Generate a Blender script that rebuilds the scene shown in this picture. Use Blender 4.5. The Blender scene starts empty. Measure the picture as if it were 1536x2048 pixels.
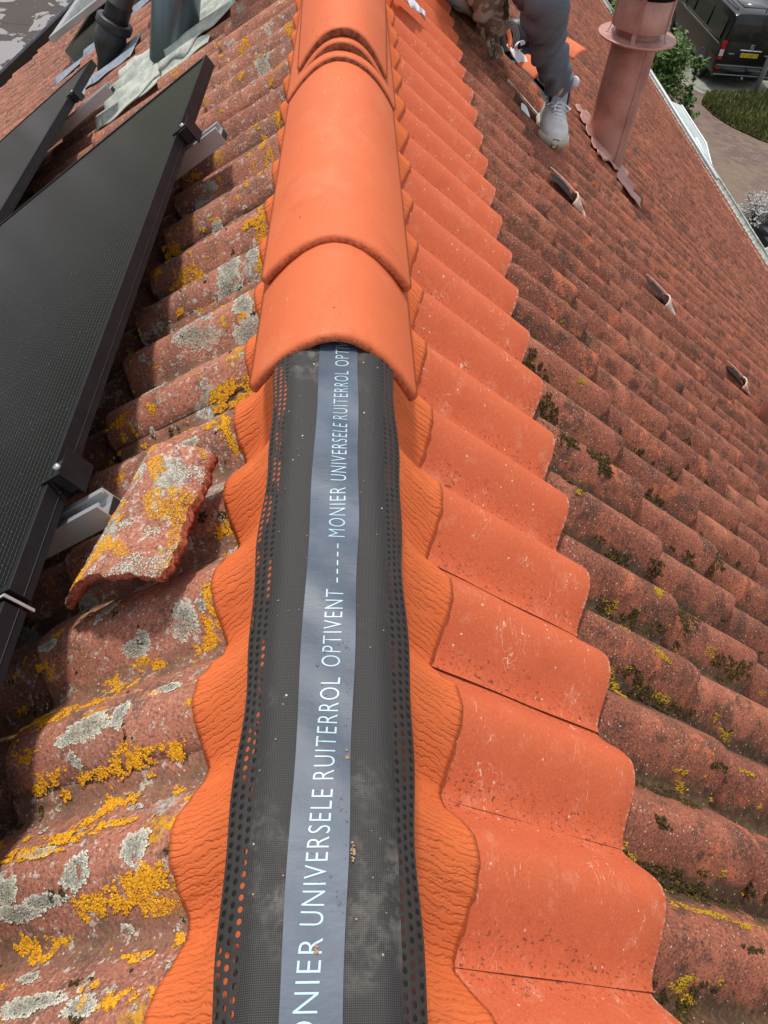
import bpy, bmesh, math, random
import numpy as np
from mathutils import Vector, Matrix, noise as mnoise
random.seed(7); rng = np.random.default_rng(11)
sc = bpy.context.scene
COL = sc.collection
R = math.radians

# ------------------------------------------------------------------ camera
CAM = np.array([-0.01126673, 0.0, 0.63002144])
def cam_matrix(a, b, c):
    ca, sa, cb, sb, cc, s_ = math.cos(a), math.sin(a), math.cos(b), math.sin(b), math.cos(c), math.sin(c)
    fwd = np.array([sb*ca, cb*ca, -sa]); right = np.array([cb, -sb, 0.]); up = np.cross(right, fwd)
    return cc*right+s_*up, -s_*right+cc*up, fwd
cr, cu, cf = cam_matrix(0.871089715, 0.129766310, 0.136193848)
cd = bpy.data.cameras.new('camera'); cam = bpy.data.objects.new('camera', cd); COL.objects.link(cam)
cam.matrix_world = Matrix(((cr[0], cu[0], -cf[0], CAM[0]), (cr[1], cu[1], -cf[1], CAM[1]), (cr[2], cu[2], -cf[2], CAM[2]), (0, 0, 0, 1)))
cd.sensor_fit = 'HORIZONTAL'; cd.sensor_width = 36; cd.lens = 1513.63/1536*36
cd.clip_start = 0.02; cd.clip_end = 900
sc.camera = cam

# ------------------------------------------------------------------ world, sun, exposure
SUN_DIR = Vector((-0.13, 0.34, 0.93)).normalized()
w = bpy.data.worlds.new('World'); sc.world = w; w.use_nodes = True
nt = w.node_tree; nt.nodes.clear()
wo = nt.nodes.new('ShaderNodeOutputWorld'); bg = nt.nodes.new('ShaderNodeBackground')
sky = nt.nodes.new('ShaderNodeTexSky'); sky.sky_type = 'NISHITA'; sky.sun_disc = False
sky.sun_elevation = math.asin(SUN_DIR.z); sky.sun_rotation = math.atan2(SUN_DIR.x, SUN_DIR.y)
sky.air_density = 1.2; sky.dust_density = 2.5
tc = nt.nodes.new('ShaderNodeTexCoord'); cn = nt.nodes.new('ShaderNodeTexNoise')
cn.inputs['Scale'].default_value = 2.2; cn.inputs['Detail'].default_value = 6; cn.inputs['Roughness'].default_value = .55
crm = nt.nodes.new('ShaderNodeValToRGB'); crm.color_ramp.elements[0].position = .36; crm.color_ramp.elements[1].position = .62
mx = nt.nodes.new('ShaderNodeMix'); mx.data_type = 'RGBA'
nt.links.new(tc.outputs['Generated'], cn.inputs['Vector']); nt.links.new(cn.outputs['Fac'], crm.inputs['Fac'])
nt.links.new(crm.outputs['Color'], mx.inputs[0]); nt.links.new(sky.outputs[0], mx.inputs[6])
mx.inputs[7].default_value = (6.8, 6.9, 7.1, 1)            # sunlit and grey cloud, same units as the sky
nt.links.new(mx.outputs[2], bg.inputs['Color']); bg.inputs['Strength'].default_value = 0.112
nt.links.new(bg.outputs[0], wo.inputs[0])
sl = bpy.data.lights.new('sun', 'SUN'); sl.energy = 2.75; sl.angle = R(4.5); sl.color = (1, .955, .89)
so = bpy.data.objects.new('sun', sl); COL.objects.link(so)
so.rotation_euler = (-SUN_DIR).to_track_quat('-Z', 'Y').to_euler()
sc.view_settings.view_transform = 'Standard'; sc.view_settings.look = 'None'
sc.view_settings.gamma = 1; sc.view_settings.exposure = 0.30
sc.render.engine = 'CYCLES'

# ------------------------------------------------------------------ naming helpers
def tag(o, label=None, cat=None, group=None, kind=None):
    if label: o['label'] = label
    if cat: o['category'] = cat
    if group: o['group'] = group
    if kind: o['kind'] = kind
    return o
def empty(name, loc, label=None, cat=None, group=None, rot=None):
    o = bpy.data.objects.new(name, None); COL.objects.link(o); o.location = loc; o.empty_display_size = .05
    if rot is not None: o.rotation_euler = rot
    tag(o, label, cat, group); return o
def mesh_obj(name, verts, faces, mat=None, parent=None, smooth=True, attrs=None, uv=None, mats=None, fmat=None):
    me = bpy.data.meshes.new(name)
    me.from_pydata([tuple(map(float, v)) for v in verts], [], faces)
    if mat: me.materials.append(mat)
    if mats:
        for m_ in mats: me.materials.append(m_)
        me.polygons.foreach_set('material_index', np.array(fmat, dtype=np.int32))
    if smooth: me.polygons.foreach_set('use_smooth', [True]*len(me.polygons))
    if attrs:
        for k_, a_ in attrs.items():
            at = me.attributes.new(k_, 'FLOAT', 'POINT'); at.data.foreach_set('value', np.asarray(a_, dtype=np.float32))
    if uv is not None:
        ul = me.uv_layers.new(name='UVMap'); li = np.empty(len(me.loops), dtype=np.int32); me.loops.foreach_get('vertex_index', li)
        ul.data.foreach_set('uv', np.asarray(uv, dtype=np.float32)[li].ravel())
    me.update()
    o = bpy.data.objects.new(name, me); COL.objects.link(o)
    if parent: attach(o, parent)
    return o
def attach(o, parent):
    # geometry is given in world space: keep it where it is
    o.parent = parent
    o.matrix_parent_inverse = world_of(parent).inverted()
def world_of(o):
    return o.matrix_basis.copy() if o.parent is None else world_of(o.parent) @ o.matrix_parent_inverse @ o.matrix_basis

class MB:
    """collects shapes in one mesh"""
    def __init__(s): s.v = []; s.f = []; s.fm = []
    def add(s, v, f, m=0):
        b = len(s.v); s.v += [tuple(map(float, q)) for q in v]; s.f += [[b+i for i in q] for q in f]; s.fm += [m]*len(f)
    def box(s, lo, hi, M=None, m=0, bev=0.0):
        bm = bmesh.new(); bmesh.ops.create_cube(bm, size=1)
        lo = Vector(lo); hi = Vector(hi)
        for v in bm.verts: v.co = Vector([(lo[i]+hi[i])/2+v.co[i]*(hi[i]-lo[i]) for i in range(3)])
        if bev: bmesh.ops.bevel(bm, geom=bm.edges[:], offset=bev, segments=2, affect='EDGES')
        if M is not None: bm.transform(M)
        bm.verts.index_update(); s.add([v.co for v in bm.verts], [[v.index for v in f.verts] for f in bm.faces], m); bm.free()
    def tube(s, pts, rad, n=10, m=0, caps=True, squash=None):
        P = [Vector(p) for p in pts]; rad = rad if hasattr(rad, '__len__') else [rad]*len(P); V = []; F = []
        up = Vector((0, 0, 1))
        t0 = (P[1]-P[0]).normalized(); a = t0.cross(up if abs(t0.z) < .9 else Vector((1, 0, 0))).normalized()
        for i, p in enumerate(P):
            t = (P[min(i+1, len(P)-1)]-P[max(i-1, 0)]).normalized()
            a = (a-t*a.dot(t)).normalized(); b = t.cross(a)
            for k in range(n):
                th_ = 2*math.pi*k/n; V.append(p+(a*math.cos(th_)+b*math.sin(th_)*(squash or 1))*rad[i])
        for i in range(len(P)-1):
            for k in range(n): F.append([i*n+k, i*n+(k+1) % n, (i+1)*n+(k+1) % n, (i+1)*n+k])
        if caps: F.append(list(range(n))[::-1]); F.append([(len(P)-1)*n+k for k in range(n)])
        s.add(V, F, m)
    def lathe(s, prof, base, axis, n=40, m=0, caps=False):
        base = Vector(base); t = Vector(axis).normalized(); a = t.orthogonal().normalized(); b = t.cross(a); V = []; F = []
        for (r_, h_) in prof:
            for k in range(n):
                th_ = 2*math.pi*k/n; V.append(base+t*h_+(a*math.cos(th_)+b*math.sin(th_))*r_)
        for i in range(len(prof)-1):
            for k in range(n): F.append([i*n+k, i*n+(k+1) % n, (i+1)*n+(k+1) % n, (i+1)*n+k])
        if caps: F.append(list(range(n))[::-1]); F.append([(len(prof)-1)*n+k for k in range(n)])
        s.add(V, F, m)
    def grid(s, fn, nu, nv, m=0, closed=False):
        V = [fn(i/(nu-1), j/(nv-1)) for j in range(nv) for i in range(nu)]
        F = [[j*nu+i, j*nu+i+1, (j+1)*nu+i+1, (j+1)*nu+i] for j in range(nv-1) for i in range(nu-1)]
        s.add(V, F, m)
    def obj(s, name, mat, parent=None, smooth=True, mats=None):
        o = mesh_obj(name, s.v, s.f, mat if not mats else None, parent, smooth, mats=mats, fmat=s.fm if mats else None)
        return o
def bevel(o, wd, seg=2, ang=40):
    m = o.modifiers.new('bevel', 'BEVEL'); m.width = wd; m.segments = seg; m.limit_method = 'ANGLE'; m.angle_limit = R(ang); return o
def autosmooth(o, ang=35):
    me = o.data; bm = bmesh.new(); bm.from_mesh(me)
    for e in bm.edges:
        if len(e.link_faces) == 2 and e.calc_face_angle(0) > R(ang): e.smooth = False
    bm.to_mesh(me); bm.free(); return o
def solid(o, t, off=-1):
    m = o.modifiers.new('solid', 'SOLIDIFY'); m.thickness = t; m.offset = off; return o

# ------------------------------------------------------------------ material helpers
class NT:
    def __init__(s, name):
        s.m = bpy.data.materials.new(name); s.m.use_nodes = True; s.t = s.m.node_tree; s.t.nodes.clear()
        s.out = s.t.nodes.new('ShaderNodeOutputMaterial'); s.b = s.t.nodes.new('ShaderNodeBsdfPrincipled')
        s.t.links.new(s.b.outputs[0], s.out.inputs[0]); s._c = None
    def n(s, typ, **kw):
        x = s.t.nodes.new(typ)
        for k, v in kw.items(): setattr(x, k, v)
        return x
    def put(s, inp, v):
        if isinstance(v, bpy.types.NodeSocket): s.t.links.new(v, inp)
        elif isinstance(v, (tuple, list)): inp.default_value = (*v, 1)[:4] if len(inp.default_value) == 4 else v
        else: inp.default_value = v
    def co(s, kind='Object'):
        if not s._c: s._c = s.n('ShaderNodeTexCoord')
        return s._c.outputs[kind]
    def mapv(s, vec, scale=(1, 1, 1), rot=(0, 0, 0), loc=(0, 0, 0)):
        x = s.n('ShaderNodeMapping'); s.put(x.inputs[0], vec); x.inputs['Scale'].default_value = scale
        x.inputs['Rotation'].default_value = rot; x.inputs['Location'].default_value = loc; return x.outputs[0]
    def noise(s, sc_, det=4, ro=.55, vec=None, dist=0, col=False):
        x = s.n('ShaderNodeTexNoise'); s.put(x.inputs['Vector'], vec if vec is not None else s.co())
        x.inputs['Scale'].default_value = sc_; x.inputs['Detail'].default_value = det; x.inputs['Roughness'].default_value = ro
        x.inputs['Distortion'].default_value = dist; return x.outputs[1 if col else 0]
    def vor(s, sc_, vec=None, feat='F1', rand=1, out=0):
        x = s.n('ShaderNodeTexVoronoi', feature=feat); s.put(x.inputs['Vector'], vec if vec is not None else s.co())
        x.inputs['Scale'].default_value = sc_; x.inputs['Randomness'].default_value = rand; return x.outputs[out]
    def math(s, op, a, b=0.0, c=None, clamp=False):
        x = s.n('ShaderNodeMath', operation=op, use_clamp=clamp); s.put(x.inputs[0], a); s.put(x.inputs[1], b)
        if c is not None: s.put(x.inputs[2], c)
        return x.outputs[0]
    def step(s, v, lo, hi):
        x = s.n('ShaderNodeMapRange', interpolation_type='SMOOTHSTEP'); s.put(x.inputs[0], v)
        x.inputs[1].default_value = lo; x.inputs[2].default_value = hi; return x.outputs[0]
    def mix(s, f, a, b, mode='MIX'):
        x = s.n('ShaderNodeMix', data_type='RGBA', blend_type=mode); s.put(x.inputs[0], f); s.put(x.inputs[6], a); s.put(x.inputs[7], b); return x.outputs[2]
    def attr(s, name):
        x = s.n('ShaderNodeAttribute', attribute_name=name); return x.outputs['Fac']
    def sep(s, vec):
        x = s.n('ShaderNodeSeparateXYZ'); s.put(x.inputs[0], vec); return x.outputs
    def bump(s, h, st=.3, d=.002, prev=None):
        x = s.n('ShaderNodeBump'); s.put(x.inputs['Height'], h); x.inputs['Strength'].default_value = st; x.inputs['Distance'].default_value = d
        if prev is not None: s.put(x.inputs['Normal'], prev)
        return x.outputs[0]
    def fin(s, col=None, rough=None, metal=None, normal=None, spec=None, **kw):
        if col is not None: s.put(s.b.inputs['Base Color'], col)
        if rough is not None: s.put(s.b.inputs['Roughness'], rough)
        if metal is not None: s.put(s.b.inputs['Metallic'], metal)
        if spec is not None: s.put(s.b.inputs['Specular IOR Level'], spec)
        if normal is not None: s.put(s.b.inputs['Normal'], normal)
        for k, v in kw.items(): s.put(s.b.inputs[k], v)
        return s.m
def simple(name, col, rough=.6, metal=0, var=.12, sc_=12, bs=.15, bd=.001, spec=None):
    t = NT(name); n1 = t.noise(sc_, 5, .6)
    c = t.mix(t.step(n1, .3, .7), tuple(x*(1-var) for x in col), tuple(min(1, x*(1+var)) for x in col))
    return t.fin(c, rough, metal, t.bump(t.noise(sc_*20, 3), bs, bd), spec)

# ---- weathered concrete tile
def tile_mat(name, lich, hv=0):
    t = NT(name); o = t.co(); prof = t.attr('prof'); v = t.attr('tv'); rnd = t.attr('rnd')
    base = t.mix(t.step(t.noise(7, 5, .6), .35, .65), (.30, .110, .066), (.47, .180, .110))
    base = t.mix(t.step(t.noise(2.2, 3), .4, .65), base, (.32, .118, .074))
    base = t.mix(t.math('MULTIPLY', t.step(rnd, .25, 1), .65), base, (.165, .062, .042))
    # orange worn skin near tails and on the rolls
    wn = t.step(t.noise(13, 6, .7, dist=.6), .53, .62)
    wf = t.math('MULTIPLY', wn, t.step(t.math('ADD', t.math('MULTIPLY', v, .55), t.math('MULTIPLY', rnd, .55)), .35 if not lich else .6, .85))
    base = t.mix(t.math('MULTIPLY', wf, .85), base, (.58, .185, .090))
    # dark mottling
    base = t.mix(t.math('MULTIPLY', t.step(t.noise(16, 6, .75), .49, .62), .78), base, (.075, .050, .037))
    base = t.mix(t.math('MULTIPLY', t.step(t.noise(4.2, 4, .6, vec=t.mapv(o, (1, 1, 1), loc=(3, 8, 1))), .58, .66), .5), base, (.055, .045, .037))
    # sand grain
    g = t.noise(620, 2, .5); g2 = t.noise(260, 3, .7)
    base = t.mix(t.math('MULTIPLY', t.step(g2, .55, .64), .8 if lich else .7), base, (.50, .27, .19) if lich else (.50, .215, .13)); 
    base = t.mix(t.math('MULTIPLY', t.step(g2, .47, .38), .75), base, (.055, .028, .020))
    base = t.mix(.38, base, t.mix(g, (.02, .01, .01), (.95, .7, .6)), 'OVERLAY')
    # valleys: dirt and moss film
    vn = t.noise(26, 6, .7)
    vf = t.step(t.math('SUBTRACT', t.math('MULTIPLY', vn, .9), prof), .02 if not lich else .10, .34)
    base = t.mix(t.math('MULTIPLY', vf, .85 if not lich else .55), base, t.mix(t.step(t.noise(90, 4, .7), .45, .62), (.045, .030, .022), (.085, .075, .028)))
    # dark soft blots further down
    bl = t.step(t.vor(5.2, t.mapv(o, (1, 1.3, 1))), .16, .07)
    base = t.mix(t.math('MULTIPLY', bl, .75), base, (.045, .036, .034))
    if not lich: base = t.mix(t.math('MULTIPLY', t.step(t.noise(33, 6, .8), .52, .64), .45), base, (.060, .036, .026))
    # white crumbs
    vd = t.vor(150, feat='F1'); vc = t.vor(150, out=1); vs = t.sep(vc)[0]
    sp = t.math('MULTIPLY', t.step(vd, .26, .16), t.step(vs, .80, .84))
    base = t.mix(t.math('MULTIPLY', sp, .9), base, (.62, .50, .42))
    hgt = t.math('ADD', t.math('MULTIPLY', g2, .8), t.math('MULTIPLY', g, .45)); hgt = t.math('ADD', hgt, t.math('MULTIPLY', sp, .6))
    if lich:
        base = t.mix(.12, base, (.60, .36, .27)); fade = t.step(t.sep(o)[1], 3.7, 2.7)
        wd = t.noise(30, 4, .6, col=True); wv = t.n('ShaderNodeVectorMath', operation='MULTIPLY_ADD'); t.put(wv.inputs[0], wd)
        wv.inputs[1].default_value = (.05, .05, .05); t.put(wv.inputs[2], o); wv = wv.outputs[0]
        # grey crust
        gd = t.vor(9.5, wv); gs = t.sep(t.vor(9.5, wv, out=1))[1]
        gm = t.math('MULTIPLY', t.step(gd, .30, .22), t.step(gs, .52-.4*hv, .56-.4*hv))
        gm = t.math('MULTIPLY', gm, t.step(t.noise(85, 5, .75), .36, .50))
        gcol = t.mix(t.step(t.noise(160, 4, .8), .35, .65), (.22, .20, .16), (.52, .50, .42))
        gm = t.math('MULTIPLY', gm, fade); base = t.mix(t.math('MULTIPLY', gm, .9), base, gcol)
        # yellow crust
        od = t.vor(13, t.mapv(wv, loc=(1.3, .4, .2))); os_ = t.sep(t.vor(13, t.mapv(wv, loc=(1.3, .4, .2)), out=1))[2]
        om = t.math('MULTIPLY', t.step(od, .30, .2), t.step(os_, .60-.35*hv, .64-.35*hv)); om = t.math('MULTIPLY', om, t.step(t.noise(70, 5, .75), .42, .52))
        om = t.math('MULTIPLY', om, fade); base = t.mix(om, base, t.mix(t.noise(120, 3), (.40, .17, .016), (.62, .32, .03)))
        ws = t.math('MULTIPLY', t.step(t.noise(60, 5, .8), .57-.04*hv, .64-.04*hv), .8)
        base = t.mix(ws, base, (.55, .50, .43))
        hgt = t.math('ADD', hgt, t.math('MULTIPLY', t.math('ADD', gm, om), 1.4))
    nrm = t.bump(t.noise(38, 5, .7), .35, .004)
    nrm = t.bump(hgt, .65, .0013, nrm)
    return t.fin(base, .92, 0, nrm, .22)
M_old = tile_mat('old_tile', False); M_oldL = tile_mat('old_tile_lichen', True); M_shard = tile_mat('crusted_shard', True, .6)

def new_tile_mat():
    t = NT('new_tile'); o = t.co(); prof = t.attr('prof'); v = t.attr('tv'); rnd = t.attr('rnd')
    c = t.mix(t.noise(5, 4, .6), (.54, .108, .040), (.62, .138, .055))
    c = t.mix(t.math('MULTIPLY', rnd, .22), c, (.48, .10, .042))
    c = t.mix(t.math('MULTIPLY', t.step(t.noise(22, 7, .75), .52, .72), .42), c, (.68, .27, .16))       # chalky bloom
    sc1 = t.noise(300, 3, .7, vec=t.mapv(o, (1, .18, 1), rot=(0, 0, .5)))
    c = t.mix(t.math('MULTIPLY', t.step(sc1, .64, .70), .35), c, (.82, .55, .45))
    vd = t.vor(95); vs = t.sep(t.vor(95, out=1))[0]
    c = t.mix(t.math('MULTIPLY', t.math('MULTIPLY', t.step(vd, .2, .1), t.step(vs, .9, .93)), .8), c, (.80, .60, .50))
    sk = t.noise(48, 2, .5, vec=t.mapv(o, (1, .25, 1), rot=(0, 0, 1.1)), dist=.3); c = t.mix(t.math('MULTIPLY', t.step(t.math('ABSOLUTE', t.math('SUBTRACT', sk, .5)), .006, .0), t.step(t.noise(11, 3), .55, .62)), c, (.80, .50, .38))
    gr = t.noise(340, 3, .7); c = t.mix(.16, c, t.mix(t.step(gr, .3, .7), (.12, .10, .09), (.95, .9, .85)), 'OVERLAY')
    c = t.mix(t.math('MULTIPLY', t.step(t.noise(7, 6, .7, dist=.8), .52, .66), .35), c, (.46, .085, .035))
    db = t.math('MULTIPLY', t.step(t.noise(32, 6, .8, vec=t.mapv(o, (1, 2.0, 1))), .60, .66), t.step(prof, .22, .02)); c = t.mix(t.math('MULTIPLY', db, .8), c, (.07, .030, .018))
    we = t.math('MULTIPLY', t.step(v, .962, .99), t.step(t.noise(75, 5, .75, vec=t.mapv(o, (1, 1.5, 1))), .50, .60)); c = t.mix(t.math('MULTIPLY', we, .8), c, (.80, .55, .46))
    # soil crumbs gathering low in the trough
    cr_ = t.math('MULTIPLY', t.step(t.noise(135, 5, .75, vec=t.mapv(o, (1, 1.6, 1))), .57, .62), t.step(t.math('ADD', prof, t.math('MULTIPLY', t.noise(9, 3), -.9)), .16, -.25))
    c = t.mix(t.math('MULTIPLY', cr_, .85), c, (.10, .035, .02))
    nrm = t.bump(t.noise(520, 3, .6), .3, .0007); nrm = t.bump(t.noise(14, 3), .15, .004, nrm)
    return t.fin(c, t.math('ADD', .60, t.math('MULTIPLY', t.noise(18, 4), .2)), 0, nrm, .28)
M_new = new_tile_mat()
def ridge_mat():
    t = NT('ridge_tile_orange'); o = t.co()
    c = t.mix(t.noise(4, 4, .6), (.59, .122, .039), (.67, .152, .053))
    c = t.mix(t.math('MULTIPLY', t.step(t.noise(9, 6, .7), .50, .75), .22), c, (.78, .30, .17))
    s1_ = t.noise(210, 3, .7, vec=t.mapv(o, (1, .12, 1)))
    c = t.mix(t.math('MULTIPLY', t.math('MULTIPLY', t.step(s1_, .655, .71), t.step(t.noise(8, 3), .56, .66)), .6), c, (.85, .58, .46))
    gr = t.noise(420, 3, .7); c = t.mix(.16, c, t.mix(t.step(gr, .3, .7), (.12, .10, .09), (.95, .9, .85)), 'OVERLAY')
    c = t.mix(t.math('MULTIPLY', t.step(t.noise(6, 6, .7, dist=.8), .54, .68), .35), c, (.50, .095, .030))
    pk = t.math('MULTIPLY', t.step(t.vor(60), .16, .08), t.step(t.noise(6, 3), .60, .66))
    c = t.mix(pk, c, (.22, .05, .025))
    nrm = t.bump(t.noise(500, 3, .6), .35, .001); nrm = t.bump(t.noise(7, 3), .2, .006, nrm)
    return t.fin(c, t.math('ADD', .50, t.math('MULTIPLY', t.noise(10, 4), .25)), 0, nrm, .32)
M_ridge = ridge_mat()
def rough_clay():
    t = NT('broken_clay_edge'); c = t.mix(t.step(t.noise(140, 4, .8), .38, .62), (.24, .065, .035), (.52, .19, .12))
    return t.fin(c, .95, 0, t.bump(t.noise(260, 5, .8), .9, .003), .15)
M_lip = rough_clay()
def lip2():
    t = NT('ridge_tile_end'); c = t.mix(t.step(t.noise(160, 4, .8), .38, .62), (.40, .10, .045), (.66, .17, .075))
    return t.fin(c, .95, 0, t.bump(t.noise(300, 5, .8), .8, .0022), .15)
M_lip2 = lip2()
def lip3():
    t = NT('shaded_ridge_tile_end'); c = t.mix(t.step(t.noise(120, 5, .8), .36, .62), (.17, .060, .038), (.42, .13, .07))  # darker brown copy of the end face, with its shade put into the colour
    return t.fin(c, .95, 0, t.bump(t.noise(260, 5, .8), .9, .003), .1)
M_lip3 = lip3()
def crinkle():
    t = NT('crinkled_orange_cloth'); o = t.co('UV'); 
    s_ = t.sep(o)
    def lines(fr, na, nb, amp, mlo):
        w = t.noise(1.0, 4, .55, vec=t.mapv(o, (na, nb, 1), loc=(fr*.1, 0, 0)))
        ph = t.math('FRACT', t.math('ADD', t.math('ADD', t.math('MULTIPLY', s_[1], fr), t.math('MULTIPLY', s_[0], 7)), t.math('MULTIPLY', w, amp)))
        d = t.math('ABSOLUTE', t.math('SUBTRACT', ph, .5)); m = t.step(t.noise(1.0, 3, .6, vec=t.mapv(o, (26, 60, 1), loc=(0, fr*.03, 0))), mlo, mlo+.10)
        return t.math('MULTIPLY', t.step(d, .24, .0), m), ph
    L1, p1 = lines(150, 44, 30, 3.0, .36); L2, p2 = lines(290, 80, 55, 3.6, .44)
    c = t.mix(t.noise(9, 3), (.68, .140, .036), (.77, .175, .048))
    c = t.mix(t.math('MULTIPLY', t.math('ADD', L1, t.math('MULTIPLY', L2, .6)), .30), c, (.40, .068, .020))  # shading of the creases painted in as darker lines
    c = t.mix(t.math('MULTIPLY', t.step(t.noise(13, 5, .7), .56, .70), .30), c, (.50, .10, .035))
    h = t.math('ADD', t.math('MULTIPLY', t.math('ADD', L1, t.math('MULTIPLY', L2, .5)), -1.0), t.math('MULTIPLY', p1, .45))
    nrm = t.bump(h, .6, .0014); nrm = t.bump(t.noise(900, 2), .12, .0006, nrm)
    return t.fin(c, .72, 0, nrm, .3)
M_crink = crinkle()
def fabric():
    t = NT('black_woven_membrane'); uv = t.co('UV')
    k = t.mapv(uv, (3300, 3300, 1), rot=(0, 0, R(45))); sx = t.sep(k)
    wv = t.math('MULTIPLY', t.math('SINE', sx[0]), t.math('SINE', sx[1]))
    c = t.mix(t.step(wv, -.2, .9), (.017, .0155, .015), (.060, .056, .052))
    d = t.math('MULTIPLY', t.step(t.noise(7, 5, .7), .52, .72), t.step(t.noise(60, 4, .7), .40, .62))
    c = t.mix(t.math('MULTIPLY', d, .40), c, (.26, .235, .20))
    vd = t.vor(120); vs = t.sep(t.vor(120, out=1))[0]
    c = t.mix(t.math('MULTIPLY', t.step(vd, .14, .07), t.step(vs, .90, .93)), c, (.6, .5, .36))
    nrm = t.bump(wv, .35, .0005); nrm = t.bump(t.noise(14, 3), .25, .004, nrm)
    return t.fin(c, .62, 0, nrm, .4)
M_fab = fabric()
def perf():
    # three staggered rows of punched holes; uv: x = rows across (0..3), y = pitch along
    t = NT('perforated_vent_strip'); uv = t.co('UV'); s_ = t.sep(uv)
    row = t.math('FLOOR', s_[0]); fx = t.math('SUBTRACT', t.math('FRACT', s_[0]), .5)
    yy = t.math('ADD', s_[1], t.math('MULTIPLY', t.math('MODULO', row, 2), .5)); fy = t.math('SUBTRACT', t.math('FRACT', yy), .5)
    d = t.math('SQRT', t.math('ADD', t.math('MULTIPLY', fx, fx), t.math('MULTIPLY', fy, fy)))
    hole = t.step(d, .30, .24)
    thr = t.step(t.noise(.09, 3, vec=t.mapv(uv, (3, 1, 1))), .50, .56)
    hc = t.mix(t.math('MULTIPLY', thr, t.attr('left')), (.004, .003, .003), (.66, .13, .035))
    c = t.mix(hole, t.mix(t.noise(30, 4), (.026, .022, .021), (.042, .036, .033)), hc)
    nrm = t.bump(t.step(d, .24, .40), .6, .0007)
    return t.fin(c, .5, 0, nrm, .4)
M_perf = perf()
def film():
    t = NT('blue_grey_film'); c = t.mix(t.step(t.noise(10, 5, .65), .35, .68), (.050, .068, .098), (.092, .115, .155))
    dd = t.math('MULTIPLY', t.step(t.noise(45, 5, .75), .60, .70), .5); c = t.mix(dd, c, (.13, .105, .085))
    nrm = t.bump(t.noise(30, 4, .6, vec=t.mapv(t.co(), (1, 2.2, 1))), .16, .003)
    return t.fin(c, t.math('ADD', .34, t.math('MULTIPLY', t.noise(20, 4), .2)), 0, nrm, .3)
M_film = film()
M_ink = simple('pale_print', (.36, .50, .58), .4, bs=.05)
def panel_mat(name, sx, sy):
    t = NT(name); uv = t.co('UV'); s_ = t.sep(uv)       # uv in metres
    l1 = t.math('ABSOLUTE', t.math('SUBTRACT', t.math('FRACT', t.math('MULTIPLY', s_[0], sx)), .5))
    l2 = t.math('ABSOLUTE', t.math('SUBTRACT', t.math('FRACT', t.math('MULTIPLY', s_[1], sy)), .5))
    l3 = t.math('ABSOLUTE', t.math('SUBTRACT', t.math('FRACT', t.math('MULTIPLY', s_[1], 1/.0082)), .5))
    fine = t.step(l1, .43, .47); dots = t.math('MULTIPLY', fine, t.step(l3, .10, .30))
    c = t.mix(t.noise(5, 3), (.003, .004, .005), (.007, .009, .010))
    c = t.mix(t.math('MULTIPLY', t.math('ADD', t.math('ADD', t.math('MULTIPLY', dots, .13), t.math('MULTIPLY', fine, .07)), t.math('MULTIPLY', t.step(l2, .490, .498), .035)), 1), c, (.35, .38, .38))
    dust = t.math('MULTIPLY', t.step(t.vor(160), .13, .05), t.step(t.sep(t.vor(160, out=1))[0], .86, .9))
    c = t.mix(t.math('MULTIPLY', dust, .8), c, (.5, .5, .45))
    return t.fin(c, .19, 0, t.bump(t.noise(6, 3), .02, .002), .085)
M_pv = panel_mat('solar_cells', 1/.0105, 1/.166)
M_frame = simple('black_anodised', (.010, .010, .012), .5, .0, .2, 30, .1, .0005, .2)
def brushed(name, c0=(.56, .57, .58), r0=.38, mt=.5):
    t = NT(name); n = t.noise(40, 4, .6, vec=t.mapv(t.co(), (1, 9, 9)))
    return t.fin(t.mix(n, tuple(x*.75 for x in c0), c0), t.math('ADD', r0, t.math('MULTIPLY', n, .15)), mt, t.bump(n, .1, .0006))
M_alu = brushed('aluminium')
M_duct = brushed('stained_steel', (.15, .19, .22), .22, .9)
M_blackp = simple('black_plastic', (.022, .022, .023), .45, 0, .25, 20, .15, .0008)
def copper():
    t = NT('pink_copper_paint'); n = t.noise(7, 4, .6); n2 = t.noise(55, 6, .75)
    c = t.mix(t.step(n, .3, .7), (.38, .185, .150), (.58, .30, .235))
    c = t.mix(t.math('MULTIPLY', t.step(n2, .60, .68), .5), c, (.16, .07, .05))
    c = t.mix(t.math('MULTIPLY', t.step(t.noise(3.5, 3), .56, .68), .4), c, (.42, .33, .28))
    return t.fin(c, t.math('ADD', .34, t.math('MULTIPLY', n2, .2)), .25, t.bump(t.noise(8, 3), .12, .01), .5)
M_cop = copper()
def lead(name, a, b, r=.6):
    t = NT(name); c = t.mix(t.step(t.noise(16, 6, .75), .35, .65), a, b); c = t.mix(t.step(t.noise(70, 5, .8), .58, .68), c, tuple(x*.45 for x in a))
    return t.fin(c, r, .0, t.bump(t.noise(28, 4, .7), .5, .006), .35)
M_lead = lead('chalky_lead', (.30, .33, .29), (.52, .53, .45)); M_leadg = lead('blue_grey_lead', (.20, .23, .27), (.32, .35, .40), .45)
M_deck = simple('roof_membrane', (.055, .062, .072), .8, 0, .3, 6)
M_dark = simple('dark_void', (.012, .010, .009), .95)
M_wood = simple('weathered_batten', (.26, .12, .085), .85, 0, .35, 30, .5, .002)
M_white = simple('white_film', (.78, .79, .84), .45, 0, .05, 14, .5, .003)
M_black = simple('black_rubber_sheet', (.018, .018, .019), .42, 0, .3, 18, .3, .002)

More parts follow.
